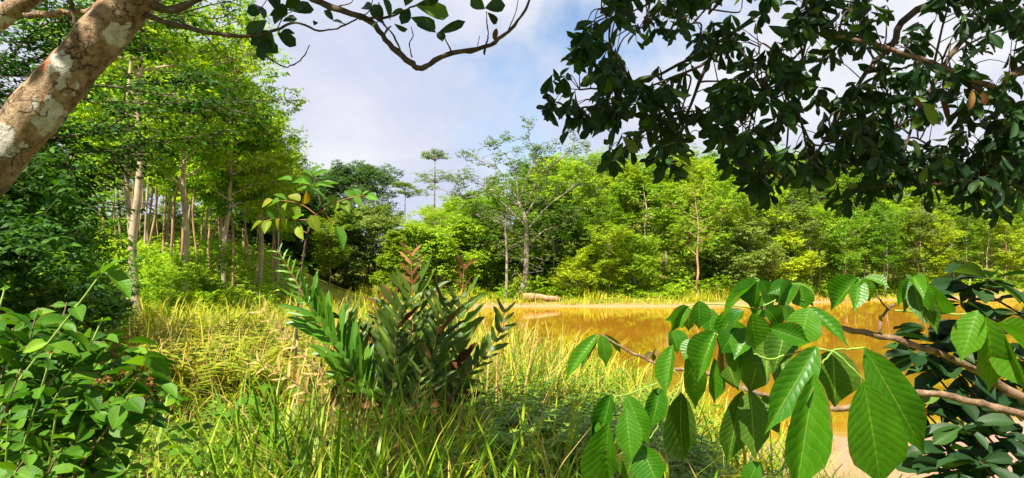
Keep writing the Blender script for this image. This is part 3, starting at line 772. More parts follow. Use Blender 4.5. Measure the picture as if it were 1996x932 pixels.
# ------------------------------------------------------------------ grass
def blades(mb, base, L, Wd, bend, rng, seg=4, spread=0.35):
    n = len(base)
    az = rng.random(n) * 6.283
    out = np.stack([np.cos(az), np.sin(az), np.zeros(n)], 1)
    side = np.stack([-np.sin(az), np.cos(az), np.zeros(n)], 1)
    tilt = np.abs(rng.normal(0, spread, n))
    V = []
    p = base.copy()
    th = tilt.copy()
    for s in range(seg + 1):
        f = s / seg
        w = Wd * (1 - f ** 2.2) * (0.75 + 0.5 * min(f * 3, 1) * .5)
        if s < seg:
            V.append(p - side * w[:, None] * .5); V.append(p + side * w[:, None] * .5)
        else:
            V.append(p)
        step = L / seg
        p = p + (out * np.sin(th)[:, None] + np.array((0, 0, 1.)) * np.cos(th)[:, None]) * step[:, None]
        th = th + bend * (0.4 + 1.2 * f) / seg * 1.6
    V = np.stack(V, 1)                   # n, 2*seg+1, 3
    m = 2 * seg + 1
    off = (np.arange(n) * m)[:, None, None]
    q = np.array([(2 * s, 2 * s + 1, 2 * s + 3, 2 * s + 2) for s in range(seg - 1)])
    t = np.array([(2 * seg - 2, 2 * seg - 1, 2 * seg)])
    mb.add(V.reshape(-1, 3), (t[None] + off).reshape(-1, 3), (q[None] + off).reshape(-1, 4))

def meadow_pts(n, y0, y1, wide=.78, lo=.05, clump=0, cr=.12, pxr=None):
    if clump:
        m = n // clump
        Y = 1 / rng.uniform(1 / y1, 1 / y0, m)
    else:
        Y = 1 / rng.uniform(1 / y1, 1 / y0, n); m = n
    if pxr: X = (rng.uniform(pxr[0], pxr[1], m) - W / 2) / FPX * Y
    else: X = rng.uniform(-1, 1, m) * (Y * wide + .6)
    if clump:
        X = np.repeat(X, clump) + rng.normal(0, cr, m * clump); Y = np.repeat(Y, clump) + rng.normal(0, cr, m * clump)
    k = (pond_dist(X, Y) > lo) & (Y > .9)
    X, Y = X[k], Y[k]
    return np.stack([X, Y, height(X, Y) - .02], 1)
def grass(name, mat, label, sets, seg=4):
    mb = MB()
    for pts, l0, l1, w0, w1, b0, b1, sp in sets:
        n = len(pts)
        hv = np.clip(.75 + .35 * np.sin(pts[:, 0] * .9 + 2 * np.sin(pts[:, 0] * .23)) + .25 * np.sin(pts[:, 0] * 2.3 + pts[:, 1]), .3, 1.3) if 'bank' in name else 1.0
        blades(mb, pts, hv * rng.uniform(l0, l1, n) * rng.uniform(.8, 1, n), rng.uniform(w0, w1, n), rng.uniform(b0, b1, n), rng, seg, sp)
    return tag(obj(name, mb.mesh(name), M[mat]), label, 'grass', kind='stuff')
def notwood(p, wood=True):
    return p[~((p[:, 0] < -4 - p[:, 1] * .16) & (p[:, 1] > 24))] if wood else p

grass('sedge', 'grass_green', 'long green sedge blades arching in the foreground below the giant fern',
      [(meadow_pts(11000, 2.2, 8.5, clump=14, cr=.12), .35, .95, .006, .014, .6, 2.2, .5),
       (meadow_pts(1500, 2.4, 7.0, clump=7, cr=.09), .7, 1.35, .012, .024, .8, 2.4, .35),
       (meadow_pts(900, 2.6, 5.0, clump=9, cr=.06, pxr=(430, 1100)), .8, 1.3, .012, .026, .3, 1.4, .2)], 5)
grass('yellow_sedge', 'grass_yellow', 'long yellow stalks arching over the foreground grass right of the giant fern',
      [(meadow_pts(260, 2.6, 5.0, clump=6, cr=.12, pxr=(900, 1250)), .8, 1.4, .006, .012, .9, 2.4, .5), (meadow_pts(2600, 4.5, 8.5, clump=10, cr=.14), .3, .85, .006, .014, .6, 2.0, .5)], 6)
grass('meadow_grass', 'grass_yellow', 'sunlit yellow green grass filling the meadow between fern and wood',
      [(meadow_pts(11000, 6.5, 16, clump=14, cr=.18, lo=.02), .6, 1.45, .011, .026, .6, 2.2, .45),
       (meadow_pts(12000, 13, 32, clump=14, cr=.35), .6, 1.5, .022, .05, .5, 1.9, .45),
       (notwood(meadow_pts(12000, 30, 63, wide=.5)), .5, .9, .03, .06, .3, 1.4, .35)], 4)
def bank_pts(n):
    px = rng.uniform(700, 2100, n); D = np.interp(px, SHX, SHY) + rng.uniform(-.2, 5.0, n)
    X = (px - W / 2) / FPX * D
    k = pond_dist(X, D) > .0
    X, D = X[k], D[k]
    return np.stack([X, D, height(X, D) - .02], 1)
grass('bank_grass', 'grass_yellow', 'strip of yellow green reeds and grass along the far water edge', [(bank_pts(13000), .25, 1.25, .035, .07, .3, 1.3, .3)], 3)
bp_ = bank_pts(14000); bp_ = bp_[(bp_[:, 0] > 27) & (pond_dist(bp_[:, 0], bp_[:, 1]) < 2.2)]
grass('bank_straw', 'grass_dry', 'straw coloured dry grass along the right part of the far bank', [(bp_, .35, .75, .04, .08, .4, 1.5, .4)], 3)
grass('green_tussocks', 'grass_green', 'darker green grass tussocks scattered through the yellow meadow',
      [(meadow_pts(5000, 6.5, 16, clump=40, cr=.22), .5, 1.15, .011, .026, .5, 2.0, .45), (notwood(meadow_pts(4000, 15, 40, clump=40, cr=.5, pxr=(270, 1000))), .5, 1.15, .022, .05, .5, 1.8, .45)], 4)
grass('thatch', 'grass_thatch', 'matted brown dead grass lying between the green blades in the foreground',
      [(meadow_pts(5200, 2.4, 9, clump=10, cr=.16), .25, .7, .006, .014, .2, 1.6, 1.0), (meadow_pts(2600, 8, 20, clump=10, cr=.3, pxr=(260, 1150)), .4, 1.1, .012, .026, .3, 1.8, .7)], 4)
under('weeds', meadow_pts(1500, 2.6, 12, clump=9, cr=.14, lo=.15), .85, .075, 5, 'leaf_mid', 'small broad leaved weeds mixed into the foreground grass', .5)
grass('dry_grass', 'grass_dry', 'dry straw coloured stalks among the foreground grass',
      [(meadow_pts(1500, 2.6, 6.5, clump=10, cr=.10, pxr=(80, 420)), .4, .9, .004, .009, .3, 1.6, .6),
       (meadow_pts(1400, 2.8, 6.5, clump=12, cr=.09, pxr=(950, 1250)), .4, .95, .004, .009, .3, 1.8, .5),
       (meadow_pts(2200, 3.6, 6.2, clump=12, cr=.09, pxr=(620, 920)), .5, 1.0, .004, .009, .2, 1.2, .4),
       (meadow_pts(3000, 6, 18, clump=9, cr=.2, pxr=(260, 1100)), .6, 1.5, .008, .018, .3, 1.4, .4)], 4)
# thin grass standing at the near water edge on the right
def edge_pts(n):
    px = rng.normal(1640, 75, n); D = rng.uniform(5.8, 8.2, n)
    X = (px - W / 2) / FPX * D
    return np.stack([X, D, np.maximum(height(X, D), -.25) - .02], 1)
grass('water_edge_grass', 'grass_green', 'thin dark grass stems standing in the near water at lower right', [(edge_pts(620), .35, .85, .003, .008, .3, 1.6, .35)], 4)

# small ferns of the meadow
def fern_patch(name, mat, label, pts, l0, l1, npair=13):
    mb = MB()
    for p in pts:
        for f in range(rng.integers(3, 6)):
            az = rng.random() * 6.283; Lf = rng.uniform(l0, l1); t = np.linspace(0, 1, npair)
            o = np.array((math.cos(az), math.sin(az), 0)); s = np.array((-math.sin(az), math.cos(az), 0))
            el = rng.uniform(.85, 1.4)
            r = p + o[None] * (Lf * (t * math.cos(el) + .25 * t ** 2))[:, None] + np.array((0, 0, 1.))[None] * (Lf * (t * math.sin(el) - .22 * t ** 2.2))[:, None]
            tg = unit(np.gradient(r, axis=0))
            pl = Lf * .26 * np.sin(np.pi * np.clip(.12 + .88 * t, 0, 1)) ** .8 + .01
            nrm = unit(np.cross(s[None], tg)) * -1
            for sg in (1, -1):
                D = s[None] * sg + tg * .35 + nrm * -.1
                leaf_batch(mb, RH_V, RH_T, None, RH_U, r, D, np.broadcast_to(np.array((0, 0, 1.)), r.shape) + tg * .1, pl, Lf / npair * .8)
    return tag(obj(name, mb.mesh(name, False), M[mat]), label, 'fern', kind='stuff')
fern_patch('meadow_ferns', 'fern_small', 'feathery green ferns between the giant fern and the water', meadow_pts(330, 4.5, 11, pxr=(880, 1330), lo=.15), .55, 1.0)
fern_patch('meadow_ferns', 'fern_yellow', 'sunlit yellow green ferns in the meadow left of the giant fern', meadow_pts(150, 7, 20, pxr=(270, 640), lo=.2), .8, 1.3)
fern_patch('meadow_ferns', 'fern_small', 'green fern fronds low in the grass below the left shrub and giant fern', meadow_pts(150, 3.2, 7, pxr=(150, 980), lo=.2), .4, .8)

# ------------------------------------------------------------------ special distant trees
def limb(mb, pts, r0, r1, sides=6, n=4, lump=0.0, rr=None):
    q = crom(pts, n); tube(mb, q, np.linspace(r0, r1, len(q)), sides, lump, rr); return q
def crown_at(mb, C, R, whorls, per, L, rr, wr=.42, flat=.5, droop=.3, tmpl='r4'):
    B, D, N = clump_leaves(rr, np.array(C), np.array(R), whorls, per, L, flat, droop)
    Ls = L * rr.uniform(.7, 1.25, len(B))
    leaf_batch(mb, R4_V, R4_T, R4_Q, R4_U, B, D, N, Ls, Ls * wr)

# dry branched giant with a root mound, on the far bank
rr = np.random.default_rng(301)
D0 = 63.0
b0 = P(1022, 566, D0); b0[2] = height(b0[:1], b0[1:2])[0]
giant = thing('spreading_tree', b0, 'tall half bare tree with spreading grey branches on the far bank', 'tree')
wood, cr_ = MB(), MB()
def Q(px, py, d): return P(px, py, d) - b0
tq = limb(wood, [(0, 0, -.5), Q(1026, 500, D0), Q(1024, 430, D0 + .3), Q(1010, 390, D0 + .5)], .28, .13, 8, 4, .05, rr)
tips = []
for path in ([(1024, 440), (985, 400), (945, 365), (905, 345)], [(1015, 400), (985, 350), (960, 320), (915, 298)], [(1010, 390), (1005, 340), (985, 300), (960, 285)],
             [(1012, 392), (1030, 340), (1045, 300), (1025, 265)], [(1024, 420), (1055, 370), (1075, 320), (1080, 290)], [(1026, 450), (1070, 400), (1110, 370), (1135, 340)],
             [(1024, 470), (985, 440), (950, 425), (925, 420)], [(1026, 480), (1060, 450), (1090, 440), (1110, 430)], [(1024, 400), (1050, 350), (1090, 310), (1120, 290)], [(1010, 400), (960, 370), (915, 385), (880, 380)]):
    dd = rr.uniform(-3, 3)
    q = limb(wood, [Q(x, y, D0 + .4 + dd * k / 3) for k, (x, y) in enumerate(path)], .085, .02, 5, 4)
    tips.append(q[-1])
    for m in range(6):
        b = q[rr.integers(len(q) // 3, len(q))]; e_ = b + np.array((rr.normal(0, 1.0), rr.normal(0, 1.0), rr.uniform(.1, 1.3)))
        limb(wood, [b, (b + e_) / 2 + rr.normal(0, .12, 3), e_], .035, .012, 4, 2)
        if rr.random() < .8: tips.append(e_)
        for m2 in range(2):
            e2 = e_ + np.array((rr.normal(0, .6), rr.normal(0, .6), rr.uniform(-.1, .6))); limb(wood, [(b + e_) / 2, e2], .02, .008, 3, 2); 
            if rr.random() < .6: tips.append(e2)
low = [Q(rr.normal(1020, 52), rr.uniform(330, 505), D0 + rr.uniform(-3, 3)) for _ in range(120)]
crown_at(cr_, tips, [.6] * len(tips), 12, 6, .20, rr)
crown_at(cr_, low, [.9] * len(low), 14, 6, .18, rr)
for m in range(26):      # dead twigs hanging near the trunk
    b = Q(rr.uniform(990, 1060), rr.uniform(440, 530), D0 + rr.uniform(-1, 1)); e_ = b + np.array((rr.normal(0, 1.0), rr.normal(0, .8), rr.normal(-.2, .8)))
    limb(wood, [b, (b + e_) / 2 + rr.normal(0, .15, 3), e_], .03, .01, 4, 2)
for a in np.linspace(0, 6.28, 9)[:-1]:
    e_ = np.array((math.cos(a) * rr.uniform(1.2, 2.4), math.sin(a) * rr.uniform(.8, 1.5), -.35)); limb(wood, [(0, 0, .9), e_ * .35 + np.array((0, 0, .5)), e_], .28, .10, 6, 3, .08, rr)
obj('trunk', wood.mesh('trunk'), M['bark_grey'], giant); obj('crown', cr_.mesh('crown', False), M['leaf_giant'], giant)
# companion bare stem
wood, cr_ = MB(), MB()
b1 = P(987, 568, 62.2); b1[2] = height(b1[:1], b1[1:2])[0]
st = thing('dead_tree', b1, 'thin grey dead tree with bare twigs left of the spreading tree', 'tree')
q = limb(wood, [(0, 0, -.4), P(988, 500, 62.2) - b1, P(985, 445, 62.2) - b1, P(988, 410, 62.2) - b1], .15, .03, 6, 4)
for m in range(30):
    b = q[rr.integers(4, len(q))]; e_ = b + np.array((rr.normal(0, .9), rr.normal(0, .9), rr.uniform(-.3, .9)))
    limb(wood, [b, (b + e_) / 2 + rr.normal(0, .1, 3), e_], .03, .009, 4, 2)
obj('trunk', wood.mesh('trunk'), M['bark_grey'], st)
# fallen log
wood = MB(); lg = P(1052, 566, 61.6); lg[2] = height(lg[:1], lg[1:2])[0] + .25
limb(wood, [(-1.4, .1, .1), (-.4, 0, .16), (.6, -.1, .05), (1.7, .1, -.05)], .34, .18, 9, 4, .08, rr)
lo = thing('fallen_log', lg, 'weathered grey brown log lying at the foot of the spreading tree', 'log'); obj('log', wood.mesh('log'), M['bark_tan'], lo)

# umbrella trees with flat tiers against the sky
def umbrella(px, base_y, D, tiers, label, r=.12):
    b = P(px, base_y, D); b[2] = height(b[:1], b[1:2])[0]
    t = thing('umbrella_tree', b, label, 'tree'); wood, cr_ = MB(), MB()
    top = min(y for _, y, _ in tiers)
    limb(wood, [(0, 0, -.4), (P(px - 1, (base_y + top) / 2, D) - b), P(px, top + 4, D) - b], r, .03, 6, 6)
    for cx, cy, wpx in tiers:
        R = wpx / FPX * D * 1.2
        c = P(cx, cy, D) - b; hub = P(px + (cx - px) * .25, cy + 14, D) - b
        C = []
        for k in range(11):
            a = k * 2.4; e_ = c + np.array((math.cos(a) * R * (.35 + .65 * (k % 4) / 3), math.sin(a) * R * .8, rr.normal(0, .12) - .2 * (k % 2)))
            limb(wood, [hub, (hub + e_) / 2 + np.array((0, 0, .12)), e_], .035, .012, 4, 3); C += [e_, (hub * .3 + e_ * .7) + np.array((0, 0, .1))]
        crown_at(cr_, C, [R * .30] * len(C), 11, 6, .22, rr, .3, .12, .05)
    obj('trunk', wood.mesh('trunk'), M['bark_grey'], t); obj('crown', cr_.mesh('crown', False), M['leaf_dull'], t)
umbrella(848, 560, 72, [(846, 300, 30), (850, 343, 56)], 'slender umbrella tree with two flat tiers rising above the others')
umbrella(790, 545, 82, [(805, 372, 38), (785, 358, 24)], 'low umbrella tree with a tilted flat crown left of the two-tiered one')
# two pale stumps
for x, dx, lab in ((850, 0, 'left of two thick pale broken trunks behind the giant fern'), (858, 1, 'right of two thick pale broken trunks behind the giant fern'), (893, 2, 'single short pale trunk right of the two broken ones')):
    b = P(x, 572, 64); b[2] = height(b[:1], b[1:2])[0]
    wood = MB(); limb(wood, [(0, 0, -.3), (rr.normal(0, .03), 0, 1.2), (rr.normal(0, .05), 0, (2.6, 2.7, 1.9)[dx])], .19, .15, 8, 3, .05, rr)
    t = thing('broken_trunk', b, lab, 'tree trunk', 'pale broken trunks'); obj('trunk', wood.mesh('trunk'), M['bark_pale'], t)

# ------------------------------------------------------------------ leaning lichen trunk, upper left
OV = leaf_template(5, 2, .85, .75, 0, .12, .10)          # oval leaf
OB = leaf_template(5, 2, 1.15, .62, 0, .16, .12)         # widest past the middle
LA = leaf_template(9, 2, .8, .75, 1.1, .14, .12, .012)  # pointed rubber leaf
LB = leaf_template(9, 2, .75, .7, 1.1, .28, .05, .02)
LD = leaf_template(9, 2, .8, .8, 1.1, .34, .30, .03, -.8)
LE = leaf_template(9, 2, .7, .8, 1.1, .10, .40, .02, .9)
LC = leaf_template(9, 2, .85, .75, 1.1, .05, .22, .015)
SH = leaf_template(5, 2, .7, .9, .4, .18, .15, .01)
PN = leaf_template(6, 1, .30, .50, 0, .22, .05, .05)
PN2 = leaf_template(6, 1, .35, .45, 0, .34, .08, .06)
PN3 = leaf_template(6, 1, .28, .60, 0, -.12, .04, .06)     # fern leaflet
def tm(t, name): return np_mesh(name, t[0], [t[1]], t[2])
ME = {k: tm(v, 'leaf') for k, v in dict(ov=OV, ob=OB, la=LA, lb=LB, lc=LC, ld=LD, le=LE, sh=SH, pn=PN, pn2=PN2, pn3=PN3).items()}
def facing(p, up=.5, cam_=.6, jit=.35, r=None):
    r = r or rng
    v = np.array((0, 0, CAMZ)) - p
    return unit(unit(v) * cam_ + np.array((0, 0, up)) + np.array(SUN_DIR) * .2 + r.normal(0, jit, 3))

ra = np.random.default_rng(77)
A0 = np.array((-3.55, 2.5, 0.0)); A0[2] = height(A0[:1], A0[1:2])[0]
treeA = thing('leaning_tree', A0, 'thick leaning trunk blotched with pale lichen across the upper left corner', 'tree')
def QA(px, py, d): return P(px, py, d) - A0
wood = MB()
q = crom([(0, 0, -.3), (.12, .08, .25), QA(-330, 690, 2.7), QA(0, 300, 2.85), QA(128, 150, 2.9), QA(255, 0, 2.95), QA(400, -190, 3.05), QA(480, -420, 3.2)], 14)
rad = np.interp(np.linspace(0, 1, len(q)), [0, .1, .35, .6, .8, 1], [.15, .115, .10, .092, .085, .05])
rad = rad * (1 + .05 * np.sin(np.linspace(0, 60, len(q))) * np.sin(np.linspace(0, 23, len(q))))
tube(wood, q, rad, 26, .022, ra)
obj('trunk', wood.mesh('trunk'), M['hero_bark'], treeA)
def branch(parent, org, pts, r, mat, name='branch', sides=7, lump=.13):
    mb = MB(); qq = crom([P(*p) - org for p in pts], 5); qq[1:-1] += ra.normal(0, .45 * min(r), (len(qq) - 2, 3))
    tube(mb, qq, np.interp(np.linspace(0, 1, len(qq)), np.linspace(0, 1, len(r)), r), sides, lump, ra)
    return obj(name, mb.mesh(name), M[mat], parent), qq
k_ = 1 / FPX * 3
branch(treeA, A0, [(285, 5, 2.95), (340, 18, 2.98), (440, -25, 3.0), (560, -22, 3.0), (625, 6, 3.0), (720, 42, 3.0), (758, 85, 3.0), (800, 122, 3.0), (822, 133, 3.0), (870, 107, 3.0), (945, 92, 3.0), (985, 66, 3.0), (1010, 40, 3.0), (1030, 5, 3.0), (1038, -30, 3.0)], [9 * k_, 7 * k_, 6 * k_, 6 * k_, 5 * k_, 3.2 * k_, 1.6 * k_], 'bark_dark')
branch(treeA, A0, [(270, 25, 2.95), (330, 45, 2.9), (400, 63, 2.9), (478, 71, 2.9), (540, 58, 2.95), (575, 44, 3.0), (622, 60, 3.0), (665, 52, 3.0), (698, 36, 3.0)], [6 * k_, 4 * k_, 3 * k_, 2 * k_, 1.6 * k_], 'bark_dark')
for pts, r in (([(498, 95), (530, 118), (560, 131), (590, 112), (603, 88)], 1.8), ([(480, 71), (500, 95), (520, 112)], 1.6), ([(700, 38), (760, 32), (800, 15), (840, 2)], 2.6), ([(780, 97), (768, 70), (745, 40), (738, 5)], 2.2),
                ([(803, 112), (798, 85), (805, 70), (801, 52)], 1.3), ([(880, 100), (868, 75), (862, 62)], 1.6), ([(945, 92), (952, 70), (949, 45), (948, 22)], 1.6), ([(945, 92), (944, 107)], 3), ([(930, 96), (935, 70)], 1),
                ([(698, 36), (720, 20), (728, -8)], 1.5), ([(660, 12), (685, 5), (690, -10)], 1.2), ([(345, 38), (400, 70), (430, 105), (470, 120)], 1.4), ([(300, 40), (360, 25), (430, 5), (470, 10)], 1.5), ([(990, 60), (1005, 25), (1012, -10)], 1.2), ([(365, 30), (430, 35), (465, 10)], 1.2), ([(480, 68), (500, 30), (520, 0)], 1.3), ([(540, 58), (555, 30), (590, 14)], 1.2)):
    branch(treeA, A0, [(x, y, 2.98) for x, y in pts], [r * k_, r * k_ * .6], 'bark_dark', 'twig', 5, .2)
for x0, y0, x1, y1, w_ in ((520, 40, 482, 68, 26), (515, 38, 498, 2, 28), (525, 30, 562, 15, 24), (528, 60, 492, 86, 26), (530, 62, 518, 104, 28), (540, 64, 577, 88, 22), (545, 68, 574, 60, 20), (520, 70, 508, 113, 24), (560, 20, 612, 14, 26), (555, 16, 582, -8, 24),
                           (540, 24, 528, -14, 24), (550, 42, 578, 34, 22), (512, 20, 482, 22, 22), (505, 55, 474, 50, 20), (515, 80, 540, 100, 20), (650, 40, 634, 20, 16), (648, 42, 674, 44, 18), (612, 50, 616, 40, 9), (745, 46, 728, 8, 24), (760, 40, 752, -4, 22),
                           (768, 46, 792, 60, 16), (765, 50, 744, 70, 16), (742, 40, 724, 50, 14), (790, 12, 800, -20, 22), (798, 16, 784, 44, 20), (808, 10, 878, 29, 28), (812, 8, 862, -8, 26), (800, 34, 852, 55, 24), (852, 66, 906, 42, 16), (850, 64, 812, 38, 22), (856, 62, 862, 76, 16),
                           (945, 18, 918, -2, 22), (945, 16, 984, 8, 26), (950, 24, 970, 47, 14), (762, 28, 790, 20, 18), (730, 20, 705, 8, 18), (535, 48, 548, 22, 20), (528, 92, 505, 98, 18), (588, 15, 560, 4, 20)):
    d = ra.uniform(2.9, 3.1); b = P(x0, y0, d); tp = P(x1, y1, d + ra.uniform(-.06, .06))
    leaf_obj('leaf', ME['ob'], M['leaf_canopy'], treeA, A0, b, tp, ra.normal(0, 1, 3) * .4 + np.array((.1, -.9, .2)), w_ * k_ * 1.15)
lf = leaf_obj('leaf', ME['ov'], M['leaf_brown'], treeA, A0, P(968, 55, 3), P(963, 78, 3), (0, -1, .2), 11 * k_); lf['label'] = 'withered brown leaf'
# its crown out of view, clumps added to shade the branch leaves and fern
mbc = MB(); C = np.array([(ra.uniform(-2.1, .9), ra.uniform(1.0, 3.5), ra.uniform(4.3, 6.0)) for _ in range(46)] + [(ra.uniform(-2.35, -.9), ra.uniform(.8, 2.4), ra.uniform(4.4, 5.8)) for _ in range(14)]) - A0
B, D, N = clump_leaves(ra, C, np.full(len(C), .55), 9, 6, .12); leaf_batch(mbc, R4_V, R4_T, R4_Q, R4_U, B, D, N, .12 * ra.uniform(.8, 1.2, len(B)), .06)
for c in C: limb(mbc, [q[-1], (q[-1] + c) / 2 + ra.normal(0, .15, 3), c], .03, .008, 4, 3)
tag(obj('crown', mbc.mesh('crown', False), M['leaf_canopy'], treeA), kind='stuff')  # added out-of-view clumps, shade for the branch leaves and fern
# second stem in the corner
A1 = np.array((-3.9, 3.3, 0.0)); A1[2] = height(A1[:1], A1[1:2])[0]
tA1 = thing('leaning_tree', A1, 'darker second stem crossing the extreme upper left corner', 'tree')
wood = MB(); qq = crom([(0, 0, -.3), (.02, .05, .6), P(-420, 420, 3.3) - A1, P(-170, 165, 3.3) - A1, P(20, 22, 3.3) - A1, P(110, -50, 3.3) - A1, P(300, -300, 3.4) - A1], 6)
tube(wood, qq, np.linspace(.075, .032, len(qq)), 12, .03, ra); obj('trunk', wood.mesh('trunk'), M['hero_bark'], tA1)
branch(tA1, A1, [(30, 30, 3.3), (80, 27, 3.28), (130, 24, 3.25), (178, 20, 3.25), (240, 5, 3.25), (300, -20, 3.25)], [.017, .014, .012], 'hero_bark', 'branch')
branch(tA1, A1, [(128, -20, 3.2), (138, 15, 3.2), (147, 48, 3.2)], [.012, .008], 'bark_dark', 'twig')

# ------------------------------------------------------------------ dark layered tree, left
rb = np.random.default_rng(404)
B0 = np.array((-8.6, 9.2, 0.0)); B0[2] = height(B0[:1], B0[1:2])[0]
treeB = thing('layered_tree', B0, 'dark green fine leaved tree with flat spreading branches on the left', 'tree')
wood, crown = MB(), MB()
tB = limb(wood, [(0, 0, -.3), (.2, .1, 3), (.1, 0, 6), (.4, .2, 9.5)], .22, .05, 9, 6, .04, rb)
tip_list = [(540, 196, 9.3), (500, 225, 8.6), (450, 255, 9.0), (430, 160, 9.6), (390, 130, 8.6), (330, 100, 9.4), (250, 70, 9.0), (180, 45, 9.6), (310, 262, 8.4), (290, 300, 9.2), (200, 420, 8.2), 
            (120, 460, 8.0), (90, 330, 8.4), (60, 150, 8.8), (130, 220, 8.2), (40, 240, 8.2), (70, 400, 7.6), (20, 90, 8.4), (150, 300, 9.8), (280, 200, 8.0), (30, 480, 8.6), (230, 20, 9.4), (350, 40, 9.6), (100, 10, 8.8)]
for x, y, d in tip_list:
    e_ = P(x, y, d) - B0
    zz = np.clip(e_[2] + rb.uniform(-.9, -.2), 1.0, 9.2)
    s_ = np.array([np.interp(zz, tB[:, 2], tB[:, k]) for k in range(3)])
    ql = limb(wood, [s_, s_ * .65 + e_ * .35 + rb.normal(0, .3, 3), s_ * .3 + e_ * .7 + rb.normal(0, .3, 3), e_], .024, .005, 5, 6)
    dr = unit(e_ - s_); ns = 30
    for m in range(ns):
        f = rb.uniform(.12, 1.0); b = ql[int(f * (len(ql) - 1))]
        a = rb.choice((-1, 1)) * rb.uniform(.4, 1.2); ca, sa = math.cos(a), math.sin(a)
        dv = np.array((dr[0] * ca - dr[1] * sa, dr[0] * sa + dr[1] * ca, rb.normal(.0, .13)))
        ln = rb.uniform(.35, .95) * (1.15 - .4 * f)
        tw = limb(wood, [b, b + dv * ln * .5 + np.array((0, 0, .03)), b + dv * ln], .008, .003, 3, 3)
        nf = 30
        t = rb.random(nf); Bp = np.stack([np.interp(t, np.linspace(0, 1, len(tw)), tw[:, k]) for k in range(3)], 1)
        sd = rb.choice((-1., 1.), nf)[:, None]
        Bp = Bp + rb.normal(0, .09, (nf, 3)) * np.array((1, 1, .35)) 
        Dv = dv[None] * .6 + sd * np.array((-dv[1], dv[0], 0))[None] * .8 + np.stack([rb.normal(0, .2, nf), rb.normal(0, .2, nf), rb.normal(-.18, .22, nf)], 1)
        Nv = np.array((0, 0, 1.)) + rb.normal(0, .3, (nf, 3))
        Ls = rb.uniform(.06, .11, nf)
        leaf_batch(crown, R4_V, R4_T, R4_Q, R4_U, Bp, Dv, Nv, Ls, Ls * .45)
obj('trunk', wood.mesh('trunk'), M['bark_dark'], treeB)
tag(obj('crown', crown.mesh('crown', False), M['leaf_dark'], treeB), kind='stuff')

# ------------------------------------------------------------------ bushes filling the left edge
PROTO['near1'] = tree_proto(81, 2.3, .10, .95, 26, .36, 15, 6, .095, .025, 'oval', (0, .9), subs=3)
PROTO['near2'] = tree_proto(82, 1.8, .08, .9, 24, .34, 14, 6, .085, .02, 'vase', (0, .9), subs=3)
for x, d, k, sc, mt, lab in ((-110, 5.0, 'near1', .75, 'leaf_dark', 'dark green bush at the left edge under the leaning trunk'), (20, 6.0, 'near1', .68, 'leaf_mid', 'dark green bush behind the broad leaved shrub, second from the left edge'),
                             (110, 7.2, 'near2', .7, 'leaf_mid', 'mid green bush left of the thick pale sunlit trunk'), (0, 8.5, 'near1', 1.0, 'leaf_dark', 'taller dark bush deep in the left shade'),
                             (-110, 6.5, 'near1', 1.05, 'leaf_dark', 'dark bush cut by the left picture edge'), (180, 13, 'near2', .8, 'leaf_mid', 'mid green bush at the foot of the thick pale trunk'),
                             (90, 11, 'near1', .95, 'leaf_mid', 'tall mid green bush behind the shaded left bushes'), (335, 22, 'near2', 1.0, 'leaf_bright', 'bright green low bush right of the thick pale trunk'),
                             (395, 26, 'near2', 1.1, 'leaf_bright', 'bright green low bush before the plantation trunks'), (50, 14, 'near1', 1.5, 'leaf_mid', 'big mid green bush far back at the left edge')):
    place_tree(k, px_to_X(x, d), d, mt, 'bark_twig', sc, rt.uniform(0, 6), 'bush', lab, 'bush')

# ------------------------------------------------------------------ broad leaved shrub, lower left
rs = np.random.default_rng(515)
S0 = np.array((-1.75, 2.25, 0.0)); S0[2] = height(S0[:1], S0[1:2])[0]
shrub = thing('broadleaf_shrub', S0, 'sunlit broad leaved shrub with orange flower heads in the lower left corner', 'shrub')
ends = [(205, 522, 2.2), (190, 745, 2.1), (325, 762, 2.2), (25, 640, 2.3), (110, 800, 2.0), (115, 880, 1.9), (100, 690, 2.1), (250, 775, 2.1), (160, 660, 2.3), (40, 720, 2.0), (20, 800, 1.95), (60, 880, 1.85), (30, 920, 1.85), (160, 820, 2.15),
        (140, 720, 2.2), (225, 700, 2.25), (270, 735, 2.15), (75, 600, 2.4), (10, 560, 2.4), (130, 590, 2.5), (200, 620, 2.4), (60, 780, 2.2), (200, 800, 2.2), (90, 920, 1.9), (5, 860, 1.9)]
cnt = 0
for i, (x, y, d) in enumerate(ends):
    e_ = P(x, y, d) - S0
    b = np.array((rs.normal(0, .12), rs.normal(0, .12), -.05))
    mb = MB(); mid_ = (b + e_) / 2 + np.array((rs.normal(0, .05), rs.normal(0, .05), .10))
    qs = limb(mb, [b, mid_, e_], .007, .0025, 5, 8)
    obj('stem', mb.mesh('stem'), M['bark_twig' if i % 2 else 'green_stem'], shrub)
    npair = 6 if i else 4
    for k in range(npair):
        f = 1 - k * .085 - .01; p = np.array([np.interp(f, np.linspace(0, 1, len(qs)), qs[:, c]) for c in range(3)])
        a = k * 1.57 + rs.uniform(0, .6) + i
        for sg in (0, math.pi):
            if cnt >= 298: break
            L = rs.uniform(.055, .105) * (.55 if k == 0 else 1)
            dv = unit(np.array((math.cos(a + sg), math.sin(a + sg) * .8, rs.uniform(-.35, .35))))
            tp = p + dv * L
            leaf_obj('leaf', ME['sh'], M['leaf_shrub'], shrub, (0, 0, 0), p, tp, facing(p + S0, .75, .35, .35, rs), L * rs.uniform(.5, .62)); cnt += 1
